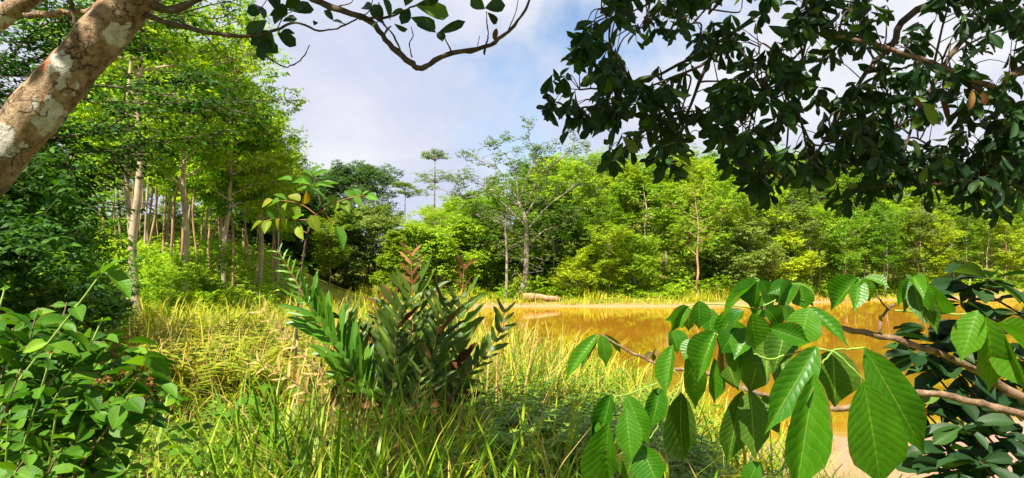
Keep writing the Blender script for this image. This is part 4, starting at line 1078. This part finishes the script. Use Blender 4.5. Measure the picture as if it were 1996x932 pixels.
for x0, y0, x1, y1, w_ in ((203, 530, 228, 503, 34), (212, 528, 257, 575, 34), (250, 780, 276, 800, 40), (318, 750, 345, 770, 26), (245, 790, 215, 835, 44), (170, 760, 195, 800, 30)):
    b = P(x0, y0, 2.1); leaf_obj('leaf', ME['sh'], M['leaf_shrub'], shrub, S0, b, P(x1, y1, 2.07), facing(b, .8, .5, .1, rs), w_ / FPX * 2.1)
mbs = MB(); n_ = 650; px_ = rs.uniform(-40, 300, n_); py_ = rs.uniform(600, 960, n_); kq = ~((px_ > 230) & (py_ > 820)) & (py_ > 600 + px_ * .25)
Bq = np.array([P(a_, b_, rs.uniform(2.15, 2.75)) - S0 for a_, b_ in zip(px_[kq], py_[kq])]); m_ = len(Bq)
Dq = np.stack([rs.normal(0, 1, m_), rs.normal(0, .8, m_), rs.normal(-.15, .35, m_)], 1); Lq = rs.uniform(.06, .11, m_)
leaf_batch(mbs, SH[0], None, SH[1], SH[2], Bq, Dq, np.array((0, -.2, .9)) + rs.normal(0, .35, (m_, 3)), Lq, Lq * .52)
tag(obj('foliage', mbs.mesh('foliage'), M['leaf_shrub'], shrub), kind='stuff')
petal = MB()
for k in range(26):
    v = unit(rs.normal(0, 1, 3) + np.array((0, 0, .6)))
    leaf_batch(petal, RH_V, RH_T, None, RH_U, np.array([v * .35]), np.array([v]), np.array([rs.normal(0, 1, 3)]), .65, .3)
pm = petal.mesh('flower_head', False)
for x, y in ((190, 748), (240, 728), (268, 738), (98, 692), (205, 742), (290, 745)):
    o = obj('flower_head', pm, M['flower'], shrub, P(x, y, 2.12) - S0); o.scale = (.017,) * 3; o.rotation_euler = (rs.uniform(0, 1), 0, rs.uniform(0, 6))

# ------------------------------------------------------------------ giant fern clump
rf = np.random.default_rng(616)
F0 = P(790, 940, 4.9); F0[2] = height(F0[:1], F0[1:2])[0]
fern = thing('giant_fern', F0, 'tall clump of giant fern with leathery leaflets and brown curled tips', 'fern')
def frond(pts, d0, d1, lp, mat, stem='red_stem', n=15, start=.3, tipmat='leaf_brown', tipn=0, up=1.35, sides=(1, -1), wr=.15, face=(0, -1, .25), rad=.007, label=None, droop=0):
    k = len(pts)
    path = [np.array((rf.normal(0, .07), rf.normal(0, .07), -.05))] + [P(x, y, d0 + (d1 - d0) * i / (k - 1)) - F0 for i, (x, y) in enumerate(pts)]
    q = crom(path, 6); mb = MB(); tube(mb, q, np.linspace(rad, rad * .35, len(q)), 6)
    fo = obj('frond', mb.mesh('frond'), M[stem], fern)
    if label: fo['label'] = label
    Ls = np.concatenate([[0], np.cumsum(np.linalg.norm(np.diff(q, axis=0), axis=1))]); Ls /= Ls[-1]
    tn = unit(np.gradient(q, axis=0))
    for i in range(n):
        f = start + (1 - start) * (i + .5) / n
        p = np.array([np.interp(f, Ls, q[:, c]) for c in range(3)]); t = np.array([np.interp(f, Ls, tn[:, c]) for c in range(3)])
        s = unit(np.cross(t, np.array(face)))
        for sg in sides:
            ln = lp * (1.0 - .35 * abs((i + .5) / n - .4)) * rf.uniform(.78, 1.15)
            m_ = mat
            if i >= n - tipn: m_ = tipmat; ln *= .6
            dv = unit(s * sg * 1.0 + t * up + np.array((rf.normal(0, .10), rf.normal(0, .16), rf.normal(0, .08) - droop)))
            nv = np.array(face) + np.array((0, 0, .35)) + s * sg * -.35 + rf.normal(0, .22, 3)
            if rf.random() < .05: continue
            if m_ == 'leaf_fern' and rf.random() < .04: m_ = 'leaf_straw' if rf.random() < .4 else 'leaf_brown'
            leaf_obj('leaflet', ME[('pn', 'pn', 'pn3', 'pn2', 'pn3')[rf.integers(0, 5)]], M[m_], fo, (0, 0, 0), p, p + dv * ln, nv, max(.012, ln * wr * rf.uniform(.75, 1.25)))
u = 4.9 / FPX
frond([(795, 850), (802, 746), (805, 620), (803, 540), (801, 492)], 4.9, 4.9, 88 * u, 'leaf_fern', n=19, start=.28, tipn=4)
frond([(735, 830), (690, 730), (625, 631), (595, 585)], 4.9, 4.8, 95 * u, 'leaf_fern_pale', n=16, start=.40, wr=.16, up=1.9)
frond([(740, 850), (690, 735), (620, 630), (575, 545), (540, 486)], 5.05, 5.1, 34 * u, 'leaf_fern_pale', n=9, start=.72, up=1.2)
frond([(850, 850), (880, 700), (898, 600), (905, 515)], 4.95, 5.0, 74 * u, 'leaf_fern', n=16, start=.33, tipn=3, wr=.22)
frond([(840, 860), (885, 765), (940, 700), (972, 650), (985, 600)], 4.9, 5.0, 46 * u, 'leaf_fern', n=10, start=.5, wr=.28)
frond([(775, 850), (758, 746), (745, 640), (733, 585)], 5.0, 5.1, 74 * u, 'leaf_fern', n=16, start=.32, tipn=3)
frond([(815, 850), (835, 740), (850, 660), (868, 590)], 4.8, 4.75, 76 * u, 'leaf_fern', n=15, start=.35)
frond([(770, 860), (765, 760), (772, 680), (778, 600)], 4.75, 4.7, 74 * u, 'leaf_fern', n=15, start=.35)
frond([(760, 860), (720, 760), (690, 680), (668, 620)], 5.0, 5.0, 80 * u, 'leaf_fern', n=14, start=.35)
frond([(830, 870), (855, 790), (872, 720), (880, 660)], 5.1, 5.2, 52 * u, 'leaf_brown', n=12, start=.35, up=.2, wr=.3, label='dead brown frond')
frond([(740, 870), (700, 800), (670, 760), (648, 745)], 4.8, 4.7, 44 * u, 'leaf_brown', n=9, start=.4, up=-.2, wr=.3, label='dead brown frond', droop=.5)
frond([(790, 880), (805, 820), (815, 770), (820, 720)], 4.7, 4.65, 48 * u, 'leaf_fern', n=11, start=.35)
frond([(800, 880), (815, 820), (845, 780), (880, 790)], 4.7, 4.5, 40 * u, 'leaf_brown', n=9, start=.3, up=-.3, wr=.3, label='dead brown frond', droop=.6)
for kf in range(8):
    x_ = (720, 765, 838, 862, 745, 820, 700, 880)[kf]; y_ = (640, 570, 575, 640, 690, 660, 720, 720)[kf]; dx_ = (x_ - 800) * .5
    frond([(800 + dx_ * .2, 880), (800 + dx_, 800), (x_ - dx_ * .1, (y_ + 800) / 2), (x_, y_)], 5.05, rf.uniform(5.0, 5.3), rf.uniform(70, 88) * u, 'leaf_fern' if kf < 6 else 'leaf_brown', n=15, start=.30, tipn=2, label=None if kf < 6 else 'dead brown frond')
for kf in range(6):
    x_ = rf.uniform(650, 920); y_ = rf.uniform(800, 860)
    frond([(790 + (x_ - 790) * .3, 860), (790 + (x_ - 790) * .7, 810), (x_, y_)], 4.85, rf.uniform(4.5, 5.0), 40 * u, 'leaf_brown' if kf % 2 else 'leaf_straw', n=9, start=.3, up=-.2, wr=.28, label='dead drooping frond at the base of the clump', droop=.6)
frond([(740, 870), (660, 770), (590, 690), (505, 600)], 4.9, 4.9, 34 * u, 'leaf_straw', 'bark_twig', n=12, start=.4, up=.9, wr=.16, label='dry straw coloured frond')
frond([(730, 880), (640, 800), (560, 735), (495, 700)], 4.8, 4.8, 34 * u, 'leaf_straw', 'bark_twig', n=11, start=.4, up=.9, wr=.16, label='dry straw coloured frond')

# ------------------------------------------------------------------ sapling behind the fern
rp = np.random.default_rng(717)
T0 = P(572, 760, 6.6); T0[2] = height(T0[:1], T0[1:2])[0]
sap = thing('sapling', T0, 'thin sapling with green and golden leaves standing left of the giant fern', 'sapling')
mb = MB(); limb(mb, [(0, 0, -.1)] + [P(x, y, 6.6) - T0 for x, y in ((578, 640), (585, 560), (596, 470), (610, 430), (625, 405), (618, 370), (610, 345), (606, 332))], .014, .004, 6, 5)
obj('stem', mb.mesh('stem'), M['bark_dark'], sap)
for pts in ([(622, 415), (655, 395), (690, 384), (715, 382)], [(618, 420), (590, 400), (560, 392), (530, 390)], [(612, 430), (580, 428), (545, 425), (510, 432)], [(600, 455), (590, 450), (580, 440)], [(625, 408), (640, 425), (655, 440)]):
    mb = MB(); limb(mb, [P(x, y, 6.6) - T0 for x, y in pts], .006, .003, 5, 4); obj('twig', mb.mesh('twig'), M['red_stem'], sap)
k6 = 6.6 / FPX
for x0, y0, x1, y1, w_, mt in ((612, 348, 592, 328, 16, 0), (612, 346, 640, 328, 14, 0), (610, 340, 622, 320, 14, 0), (606, 360, 566, 350, 18, 0), (608, 362, 588, 340, 18, 0), (568, 352, 540, 345, 18, 0), (612, 365, 658, 350, 14, 0), (612, 368, 634, 382, 14, 0), (615, 358, 650, 362, 12, 0), (604, 372, 575, 366, 14, 0), (600, 350, 580, 358, 15, 0),
                              (585, 392, 562, 378, 24, 1), (592, 398, 600, 375, 18, 1), (560, 392, 536, 376, 22, 0), (545, 392, 520, 400, 22, 0), (532, 390, 508, 402, 20, 1), (560, 395, 548, 425, 24, 1), (580, 402, 572, 432, 24, 1), (512, 432, 486, 446, 18, 1), (525, 430, 514, 452, 20, 1), (545, 426, 538, 448, 22, 1), (560, 426, 553, 450, 20, 1), (582, 440, 588, 466, 20, 1), (605, 420, 622, 452, 24, 1), (540, 424, 522, 412, 20, 0), (575, 428, 590, 415, 20, 0),
                              (655, 396, 640, 382, 20, 1), (668, 392, 680, 412, 20, 1), (690, 385, 706, 402, 18, 0), (700, 384, 690, 366, 20, 0), (714, 382, 736, 388, 18, 0), (690, 384, 672, 372, 20, 0), (706, 382, 718, 370, 16, 0), (655, 440, 672, 486, 24, 0), (650, 436, 640, 460, 20, 1), (660, 395, 650, 412, 18, 1)):
    d = 6.6 + rp.uniform(-.15, .15); b = P(x0, y0, d)
    leaf_obj('leaf', ME['sh'], M['leaf_gold' if mt else 'leaf_sapling'], sap, T0, b, P(x1, y1, d + rp.uniform(-.10, .10)), facing(b, .6, .6, .3, rp), w_ * k6 * .95)
# bare twiggy shrub left of it
for px, py, d, lab in ((470, 570, 21, 'leafless pale twigs arching before the dark thicket'),):
    b0_ = P(545, 590, 30); b0_[2] = height(b0_[:1], b0_[1:2])[0]; t = thing('bare_shrub', b0_, lab, 'shrub')
    for m in range(16):
        e_ = np.array((rp.normal(.4, 1.4), rp.normal(0, .6), rp.uniform(.6, 1.9))); mb = MB(); limb(mb, [(0, 0, 0), e_ * .5 + np.array((0, 0, .5)), e_], .018, .008, 4, 4); obj('twig', mb.mesh('twig'), M['bark_pale'], t)

# ------------------------------------------------------------------ rubber sapling branches, right foreground
rh = np.random.default_rng(818)
R0 = np.array((2.05, 1.55, 0.0)); R0[2] = max(height(R0[:1], R0[1:2])[0], .2)
rub = thing('rubber_sapling', R0, 'sunlit branches with large drooping bright green pointed leaflets at right', 'sapling')
mb = MB(); limb(mb, [(0, 0, -.2), (.02, .02, .6), (0, 0, 1.2), (-.05, 0, 2.2)], .022, .012, 8, 5); obj('trunk', mb.mesh('trunk'), M['bark_twig'], rub)
kd = 1.35 / FPX
branch(rub, R0, [(2800, 1060, 1.55), (2300, 905, 1.5), (1996, 776, 1.45), (1921, 733, 1.43), (1841, 693, 1.42), (1716, 655, 1.4), (1640, 640, 1.4), (1590, 625, 1.4), (1540, 615, 1.4), (1480, 600, 1.4)], [13 * kd, 11 * kd, 7 * kd, 6 * kd, 4 * kd, 2.5 * kd], 'bark_twig')
branch(rub, R0, [(2850, 1100, 1.55), (2300, 880, 1.6), (1996, 808, 1.6), (1896, 783, 1.6), (1790, 766, 1.6), (1656, 794, 1.6), (1600, 795, 1.62), (1495, 772, 1.65), (1430, 748, 1.67), (1380, 728, 1.7), (1315, 720, 1.72), (1277, 708, 1.74), (1210, 676, 1.76), (1172, 652, 1.77)], [12 * kd, 9 * kd, 8 * kd, 6 * kd, 5 * kd, 4 * kd, 2.5 * kd], 'bark_twig')
branch(rub, R0, [(1716, 655, 1.4), (1716, 622, 1.4), (1730, 603, 1.4), (1744, 592, 1.4)], [4 * kd, 3 * kd, 2.6 * kd], 'bark_twig', 'twig')
branch(rub, R0, [(1730, 603, 1.4), (1718, 588, 1.4), (1706, 570, 1.4), (1680, 542, 1.38)], [2 * kd, 1.4 * kd], 'bark_twig', 'twig')
for pts, d in (([(1744, 605), (1800, 610), (1873, 613), (1906, 606)], 1.4), ([(1744, 592), (1765, 570), (1781, 542)], 1.38), ([(1623, 683), (1585, 682), (1540, 690), (1500, 700), (1470, 690)], 1.2), ([(1623, 683), (1655, 712), (1683, 741)], 1.15), ([(1623, 683), (1655, 680), (1685, 678)], 1.15),
               ([(1623, 683), (1604, 708), (1588, 728)], 1.15), ([(1480, 600), (1520, 580), (1543, 555)], 1.4), ([(1480, 600), (1470, 570), (1480, 546)], 1.42), ([(1500, 605), (1440, 597), (1380, 592), (1342, 597)], 1.45), ([(1325, 753), (1298, 805), (1270, 851), (1246, 872)], 1.6), ([(1315, 722), (1325, 735), (1328, 762)], 1.65),
               ([(1315, 722), (1282, 746), (1225, 768), (1195, 771)], 1.6), ([(1200, 771), (1195, 800), (1188, 826)], 1.58), ([(1210, 771), (1216, 785), (1221, 797)], 1.58), ([(1430, 748), (1440, 755), (1450, 762)], 1.6), ([(1600, 795), (1580, 830), (1530, 930)], 1.6), ([(1495, 700), (1440, 690), (1395, 650)], 1.4), ([(1540, 615), (1560, 605), (1577, 600)], 1.38)):
    branch(rub, R0, [(x, y, d) for x, y in pts], [1.9 * kd, 1.5 * kd], 'green_stem', 'petiole', 6, .03)
# bx, by, tx, ty, width, depth, kind (0 main green, 1 darker copy with shade in its colour, 2 wilted)
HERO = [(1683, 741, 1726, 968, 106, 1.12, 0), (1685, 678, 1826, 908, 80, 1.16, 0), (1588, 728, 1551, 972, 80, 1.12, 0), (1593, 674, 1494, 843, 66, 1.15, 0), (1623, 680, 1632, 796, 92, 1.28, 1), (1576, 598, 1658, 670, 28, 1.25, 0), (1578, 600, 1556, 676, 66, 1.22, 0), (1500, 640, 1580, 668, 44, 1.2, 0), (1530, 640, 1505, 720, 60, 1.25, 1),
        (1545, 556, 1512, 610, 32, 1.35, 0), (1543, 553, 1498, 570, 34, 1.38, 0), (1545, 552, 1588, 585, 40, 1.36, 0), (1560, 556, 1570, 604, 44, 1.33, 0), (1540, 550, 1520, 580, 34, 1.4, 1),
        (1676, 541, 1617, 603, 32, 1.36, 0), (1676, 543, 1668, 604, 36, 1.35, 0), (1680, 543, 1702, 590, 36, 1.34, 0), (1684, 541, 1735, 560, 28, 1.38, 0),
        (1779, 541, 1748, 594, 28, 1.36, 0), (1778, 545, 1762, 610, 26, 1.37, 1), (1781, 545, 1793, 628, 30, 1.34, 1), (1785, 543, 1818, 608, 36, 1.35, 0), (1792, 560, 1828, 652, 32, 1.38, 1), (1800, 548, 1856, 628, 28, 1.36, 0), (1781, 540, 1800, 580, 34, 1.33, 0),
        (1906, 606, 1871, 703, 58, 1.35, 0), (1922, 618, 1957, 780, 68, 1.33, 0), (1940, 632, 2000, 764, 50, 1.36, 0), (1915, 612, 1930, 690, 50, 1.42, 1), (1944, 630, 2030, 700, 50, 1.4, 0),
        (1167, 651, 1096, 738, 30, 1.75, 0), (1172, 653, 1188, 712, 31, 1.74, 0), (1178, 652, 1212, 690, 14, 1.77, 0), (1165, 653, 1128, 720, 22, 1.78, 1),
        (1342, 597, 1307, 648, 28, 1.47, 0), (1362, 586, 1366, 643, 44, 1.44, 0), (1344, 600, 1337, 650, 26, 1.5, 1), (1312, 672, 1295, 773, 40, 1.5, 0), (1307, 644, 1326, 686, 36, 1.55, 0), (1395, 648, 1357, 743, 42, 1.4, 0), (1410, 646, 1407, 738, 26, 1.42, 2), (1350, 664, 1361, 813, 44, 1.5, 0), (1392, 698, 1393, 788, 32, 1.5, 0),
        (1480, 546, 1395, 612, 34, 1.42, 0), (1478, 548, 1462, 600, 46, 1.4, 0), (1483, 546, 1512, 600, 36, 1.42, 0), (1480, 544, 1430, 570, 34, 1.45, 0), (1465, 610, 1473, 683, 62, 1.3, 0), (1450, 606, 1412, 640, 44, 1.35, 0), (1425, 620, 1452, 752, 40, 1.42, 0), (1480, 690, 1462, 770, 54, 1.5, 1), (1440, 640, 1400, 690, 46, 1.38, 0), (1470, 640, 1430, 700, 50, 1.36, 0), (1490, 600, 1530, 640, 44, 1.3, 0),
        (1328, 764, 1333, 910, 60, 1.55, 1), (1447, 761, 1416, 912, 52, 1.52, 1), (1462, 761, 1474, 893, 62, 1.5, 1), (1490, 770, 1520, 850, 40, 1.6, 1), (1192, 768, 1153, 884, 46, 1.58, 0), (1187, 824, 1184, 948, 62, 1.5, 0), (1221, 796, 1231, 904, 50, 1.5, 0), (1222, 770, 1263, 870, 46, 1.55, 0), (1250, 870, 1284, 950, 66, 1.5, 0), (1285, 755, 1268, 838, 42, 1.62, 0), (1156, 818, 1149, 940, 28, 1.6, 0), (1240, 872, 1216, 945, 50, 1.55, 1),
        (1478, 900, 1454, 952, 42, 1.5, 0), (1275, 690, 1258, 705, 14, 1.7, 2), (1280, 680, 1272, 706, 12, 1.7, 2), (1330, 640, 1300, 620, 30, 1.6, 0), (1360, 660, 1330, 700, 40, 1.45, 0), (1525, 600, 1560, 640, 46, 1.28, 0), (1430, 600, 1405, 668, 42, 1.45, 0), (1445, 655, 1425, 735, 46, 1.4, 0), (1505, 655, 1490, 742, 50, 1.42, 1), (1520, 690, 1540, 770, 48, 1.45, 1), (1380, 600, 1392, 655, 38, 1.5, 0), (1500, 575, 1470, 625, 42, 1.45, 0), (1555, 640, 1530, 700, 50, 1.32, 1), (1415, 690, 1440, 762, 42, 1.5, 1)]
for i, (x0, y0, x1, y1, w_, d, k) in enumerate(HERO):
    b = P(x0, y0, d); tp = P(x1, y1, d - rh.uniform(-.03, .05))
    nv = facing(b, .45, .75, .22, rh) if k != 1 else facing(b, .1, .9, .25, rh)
    o = leaf_obj('leaflet', ME[('la', 'lb', 'lc')[i % 3] if i < 5 else ('la', 'ld', 'lb', 'le', 'lc')[(i * 7) % 5]], M[('leaf_hero', 'leaf_hero_shaded', 'leaf_wilt')[k]], rub, R0, b, tp, nv, w_ / FPX * d)
    if k == 2: o['label'] = 'curled brown wilting leaflet'

# ------------------------------------------------------------------ dark whorled shrub, lower right
rd = np.random.default_rng(919)
K0 = np.array((2.3, 2.6, 0.0)); K0[2] = height(K0[:1], K0[1:2])[0]
dk = thing('dark_shrub', K0, 'dark glossy leaved shrub over the water in the lower right corner', 'shrub')
whorls = [(1880, 590, 2.2), (1900, 560, 2.2), (1930, 545, 2.15), (1985, 610, 2.3), (1830, 670, 2.3), (1790, 690, 2.3), (1860, 720, 2.3), (1880, 700, 2.4), (1840, 760, 2.3), (1900, 790, 2.3), (1880, 830, 2.2), (1940, 850, 2.2), (1960, 800, 2.3), (1850, 880, 2.2), (1910, 900, 2.1), (1970, 900, 2.2), (1830, 850, 2.3), (1985, 700, 2.4), (1950, 740, 2.4), (1810, 640, 2.35), (1900, 640, 2.4), (1930, 680, 2.4), (1870, 920, 2.1), (1800, 800, 2.4), (1985, 860, 2.2), (1830, 920, 2.2), (1985, 760, 2.4)]
cnt = 0
for (x, y, d) in whorls:
    e_ = P(x, y, d) - K0
    mb = MB(); b = np.array((rd.uniform(-.1, .3), rd.normal(0, .1), -.1))
    if y < 660: b = np.array((.35, 0, .8))
    limb(mb, [b, (b + e_) / 2 + np.array((.12, 0, .0)), e_], .008, .003, 5, 5); obj('stem', mb.mesh('stem'), M['bark_dark'], dk)
    for k in range(10):
        a = k * 2.4 + rd.uniform(0, .5); dv = unit(np.array((math.cos(a), math.sin(a) * .8, rd.uniform(-.6, .35)))); L = rd.uniform(.085, .14)
        leaf_obj('leaf', ME['ob'], M['leaf_canopy'], dk, (0, 0, 0), e_ + dv * .01, e_ + dv * L, np.array((0, -.3, .9)) + rd.normal(0, .4, 3), L * rd.uniform(.36, .46)); cnt += 1
branch(dk, K0, [(2200, 540, 2.3), (1996, 572, 2.2), (1940, 583, 2.2), (1880, 580, 2.2)], [.008, .006, .004], 'bark_dark')

# ------------------------------------------------------------------ overhanging dark canopy, upper right
rc = np.random.default_rng(1021)
C0 = np.array((5.2, 3.2, 0.0)); C0[2] = max(height(C0[:1], C0[1:2])[0], .0)
can = thing('overhanging_tree', C0, 'dark leaved tree hanging over the pond in the upper right', 'tree')
wood = MB(); tc_ = limb(wood, [(0, 0, -.8), (-.1, .05, 1.5), (-.2, .1, 3.0), (-.4, .1, 4.6), (-.6, 0, 6.0)], .16, .06, 10, 6, .04, rc)
obj('trunk', wood.mesh('trunk'), M['bark_dark'], can)
k35 = 3.5 / FPX
limbs_px = [[(2350, -150, 3.4), (1831, 0, 3.4), (1736, 90, 3.4), (1690, 140, 3.4), (1640, 220, 3.4)], [(2300, 120, 3.3), (1996, 140, 3.2), (1946, 172, 3.2), (1821, 125, 3.2), (1681, 80, 3.2), (1600, 70, 3.2)], [(1896, 165, 3.2), (1940, 205, 3.2), (1996, 255, 3.2), (2100, 330, 3.2)],
            [(1900, -200, 3.6), (1600, -60, 3.6), (1500, 12, 3.6), (1380, 95, 3.6), (1235, 165, 3.6), (1130, 175, 3.6)], [(1450, 65, 3.6), (1380, 120, 3.5), (1300, 155, 3.5), (1180, 205, 3.5)], [(1590, -120, 3.2), (1578, 30, 3.2), (1562, 130, 3.2), (1555, 240, 3.2)],
            [(2250, 260, 3.4), (2000, 330, 3.3), (1900, 350, 3.3), (1780, 360, 3.3), (1690, 365, 3.3)], [(1831, 0, 3.4), (1750, -60, 3.6), (1650, -40, 3.8), (1560, 40, 3.9), (1480, 180, 3.9), (1450, 300, 3.9)], [(1990, 330, 3.3), (1970, 330, 3.3), (1950, 400, 3.3)],
            [(1640, 220, 3.4), (1590, 300, 3.5), (1540, 350, 3.5)], [(1380, 120, 3.5), (1340, 220, 3.5), (1310, 300, 3.5)], [(1400, -150, 3.8), (1300, -20, 3.8), (1220, 30, 3.8)], [(2100, 0, 3.8), (1900, 60, 3.8), (1800, 200, 3.8), (1760, 300, 3.8)]]
LP = []
for i, pts in enumerate(limbs_px):
    r = (9, 8, 4, 6, 4, 4, 6, 6, 4, 4, 4, 5, 7)[i]
    o, qq = branch(can, C0, pts, [r * k35, r * k35 * .7, r * k35 * .3], 'bark_twig' if i in (1,) else 'bark_dark', 'branch', 7, .06); LP.append(qq)
for s_ in ((2350, -150, 3.4), (2300, 120, 3.3), (2250, 260, 3.4), (1900, -200, 3.6), (2100, 0, 3.8), (1400, -150, 3.8), (1590, -120, 3.2)):
    mb = MB(); e_ = P(*s_) - C0; z_ = min(5.6, max(2.0, e_[2] - .3)); a_ = np.array([np.interp(z_, tc_[:, 2], tc_[:, k]) for k in range(3)])
    limb(mb, [a_, (a_ + e_) / 2 + np.array((0, 0, .15)), e_], .035, .022, 7, 5); obj('branch', mb.mesh('branch'), M['bark_dark'], can)
OUT = np.array([(1165, -40), (1172, 40), (1215, 85), (1262, 92), (1320, 105), (1290, 135), (1225, 140), (1195, 118), (1150, 92), (1118, 90), (1100, 115), (1060, 150), (1060, 190), (1058, 225), (1075, 255), (1090, 290), (1115, 320), (1150, 310), (1195, 325), (1240, 315), (1280, 335), (1330, 335), (1350, 310), (1405, 290), (1420, 320), (1450, 375), (1500, 385), (1545, 355), (1600, 375), (1650, 395), (1700, 380), (1770, 365), (1850, 375), (1880, 395), (1930, 415), (1970, 430), (2010, 410), (2060, 300), (2060, -40)], float)
def in_poly(x, y, poly):
    ins = np.zeros(x.shape, bool)
    for i in range(len(poly)):
        a, b = poly[i], poly[(i + 1) % len(poly)]
        c = ((a[1] > y) != (b[1] > y)); xi = (b[0] - a[0]) * (y - a[1]) / (b[1] - a[1] + 1e-9) + a[0]; ins ^= c & (x < xi)
    return ins
LP = np.concatenate(LP)
sub = 0
while sub < 60:
    x_, y_ = rc.uniform(1080, 2030), rc.uniform(-30, 400)
    if not in_poly(np.array([x_]), np.array([y_]), OUT)[0]: continue
    e_ = P(x_, y_, rc.uniform(3.0, 4.0)) - C0
    dd_ = np.linalg.norm(LP - e_, axis=1); st_ = LP[np.argsort(dd_)[rc.integers(0, 12)]]
    if np.linalg.norm(e_ - st_) < .12: continue
    mb = MB(); qq = limb(mb, [st_, st_ * .6 + e_ * .4 + rc.normal(0, .04, 3) + np.array((0, 0, .05)), st_ * .25 + e_ * .75 + rc.normal(0, .04, 3), e_], .006, .003, 5, 5)
    obj('branch', mb.mesh('branch'), M['bark_dark'], can); LP = np.concatenate([LP, qq]); sub += 1
xs = rc.uniform(1030, 2050, 3600); ys = rc.uniform(-40, 440, 3600)
kk = in_poly(xs, ys, OUT)
gap = np.sin(xs * .021 + 1.3) * np.sin(ys * .027 + .4) + .6 * np.sin(xs * .05 + ys * .043)
kk &= ~((gap > .42) & (ys < 320))
xs, ys = xs[kk][:460], ys[kk][:460]
# fringe clusters that draw the outline
fr = [(1128, 105), (1075, 160), (1068, 215), (1095, 270), (1120, 300), (1195, 310), (1270, 320), (1310, 335), (1330, 320), (1210, 60), (1190, 20), (1240, 80), (1430, 320), (1480, 370), (1500, 385), (1465, 360), (1620, 390), (1640, 405), (1590, 350), (1700, 380), (1760, 360), (1800, 385), (1880, 390), (1900, 400), (1965, 430), (1950, 420), (1330, 290), (1150, 280), (1220, 300), (1540, 345), (1845, 370), (1670, 370)]
xs = np.concatenate([xs, [f[0] for f in fr]]); ys = np.concatenate([ys, [f[1] for f in fr]])
leaves = []; twm = MB()
for x, y in zip(xs, ys):
    d = rc.uniform(2.9, 4.1); c = P(x, y, d) - C0
    j = np.argmin(np.linalg.norm(LP - c, axis=1)); gl = np.linalg.norm(c - LP[j])
    if gl > .32: c = LP[j] + (c - LP[j]) / gl * rc.uniform(.2, .32)
    limb(twm, [LP[j], (LP[j] + c) / 2 + np.array((0, 0, .05)), c], .003, .0016, 4, 3)
    hang = unit(unit(c - LP[j]) * .35 + np.array((rc.normal(0, .25), rc.normal(0, .25), -.65)))
    n = rc.integers(5, 11); ax = unit(np.cross(hang, rc.normal(0, 1, 3))); ay = np.cross(hang, ax)
    for k in range(n):
        a = k * 2.4; op = rc.uniform(.4, 1.25)
        dv = unit(hang * math.cos(op) + (ax * math.cos(a) + ay * math.sin(a)) * math.sin(op)); L = rc.uniform(.062, .112)
        nv = unit((ax * math.cos(a) + ay * math.sin(a)) * -math.cos(op) * .6 + hang * math.sin(op) * .2 + np.array((0, -.3, .5)) + rc.normal(0, .35, 3))
        leaves.append((d, c - hang * rc.uniform(0, .10), dv, nv, L, L * rc.uniform(.32, .44)))
tag(obj('twigs', twm.mesh('twigs'), M['bark_dark'], can), kind='stuff')
order = sorted(range(len(leaves)), key=lambda i: leaves[i][0] + (0 if 0 else 0))
mbl = MB(); rest = []
for r_, i in enumerate(order):
    d, b, dv, nv, L, w_ = leaves[i]
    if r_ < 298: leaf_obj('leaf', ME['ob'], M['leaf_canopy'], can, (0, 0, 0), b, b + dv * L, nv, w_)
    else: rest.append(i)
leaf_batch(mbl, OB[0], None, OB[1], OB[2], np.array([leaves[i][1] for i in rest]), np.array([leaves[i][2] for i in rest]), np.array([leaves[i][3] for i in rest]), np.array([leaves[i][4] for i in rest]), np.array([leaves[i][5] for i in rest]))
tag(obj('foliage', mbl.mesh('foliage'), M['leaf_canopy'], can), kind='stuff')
for x0, y0, x1, y1, w_, mt, lab in ((1838, 172, 1858, 160, 10, 'leaf_gold', 'orange yellow dying leaf'), (1800, 200, 1825, 245, 26, 'leaf_gold', 'yellowing leaf'), (1835, 195, 1850, 235, 14, 'leaf_brown', 'brown dry leaf'), (1895, 175, 1890, 215, 14, 'leaf_brown', 'brown dry leaf'), (1915, 180, 1922, 205, 16, 'leaf_brown', 'brown dry leaf'), (1780, 190, 1795, 210, 14, 'leaf_brown', 'brown dry leaf'), (1790, 310, 1782, 270, 14, 'leaf_fern', 'paler green leaf')):
    o = leaf_obj('leaf', ME['ov'], M[mt], can, C0, P(x0, y0, 2.85), P(x1, y1, 2.85), (0, -1, .3), w_ * 2.85 / FPX); o['label'] = lab
# unseen rest of its crown, added overhead to keep the canopy leaves in shade
mbc = MB(); C = []
while len(C) < 80:
    p = np.array((rc.uniform(-1.6, 4.6), rc.uniform(1.0, 3.7), rc.uniform(4.2, 6.4)))
    if p[2] > CAMZ + .42 * p[1] + .75: C.append(p - C0)
C = np.array(C)
B, D, N = clump_leaves(rc, C, np.full(len(C), .6), 11, 6, .13); leaf_batch(mbc, R4_V, R4_T, R4_Q, R4_U, B, D, N, .13 * rc.uniform(.8, 1.2, len(B)), .06)
tag(obj('crown', mbc.mesh('crown', False), M['leaf_canopy'], can), kind='stuff')  # added unseen foliage, keeps the canopy leaves in shade
mb = MB()
for c in C[::2]: limb(mb, [tc_[-3], (tc_[-3] + c) / 2 + rc.normal(0, .15, 3), c], .03, .006, 4, 3)
obj('upper_branches', mb.mesh('upper_branches'), M['bark_dark'], can)
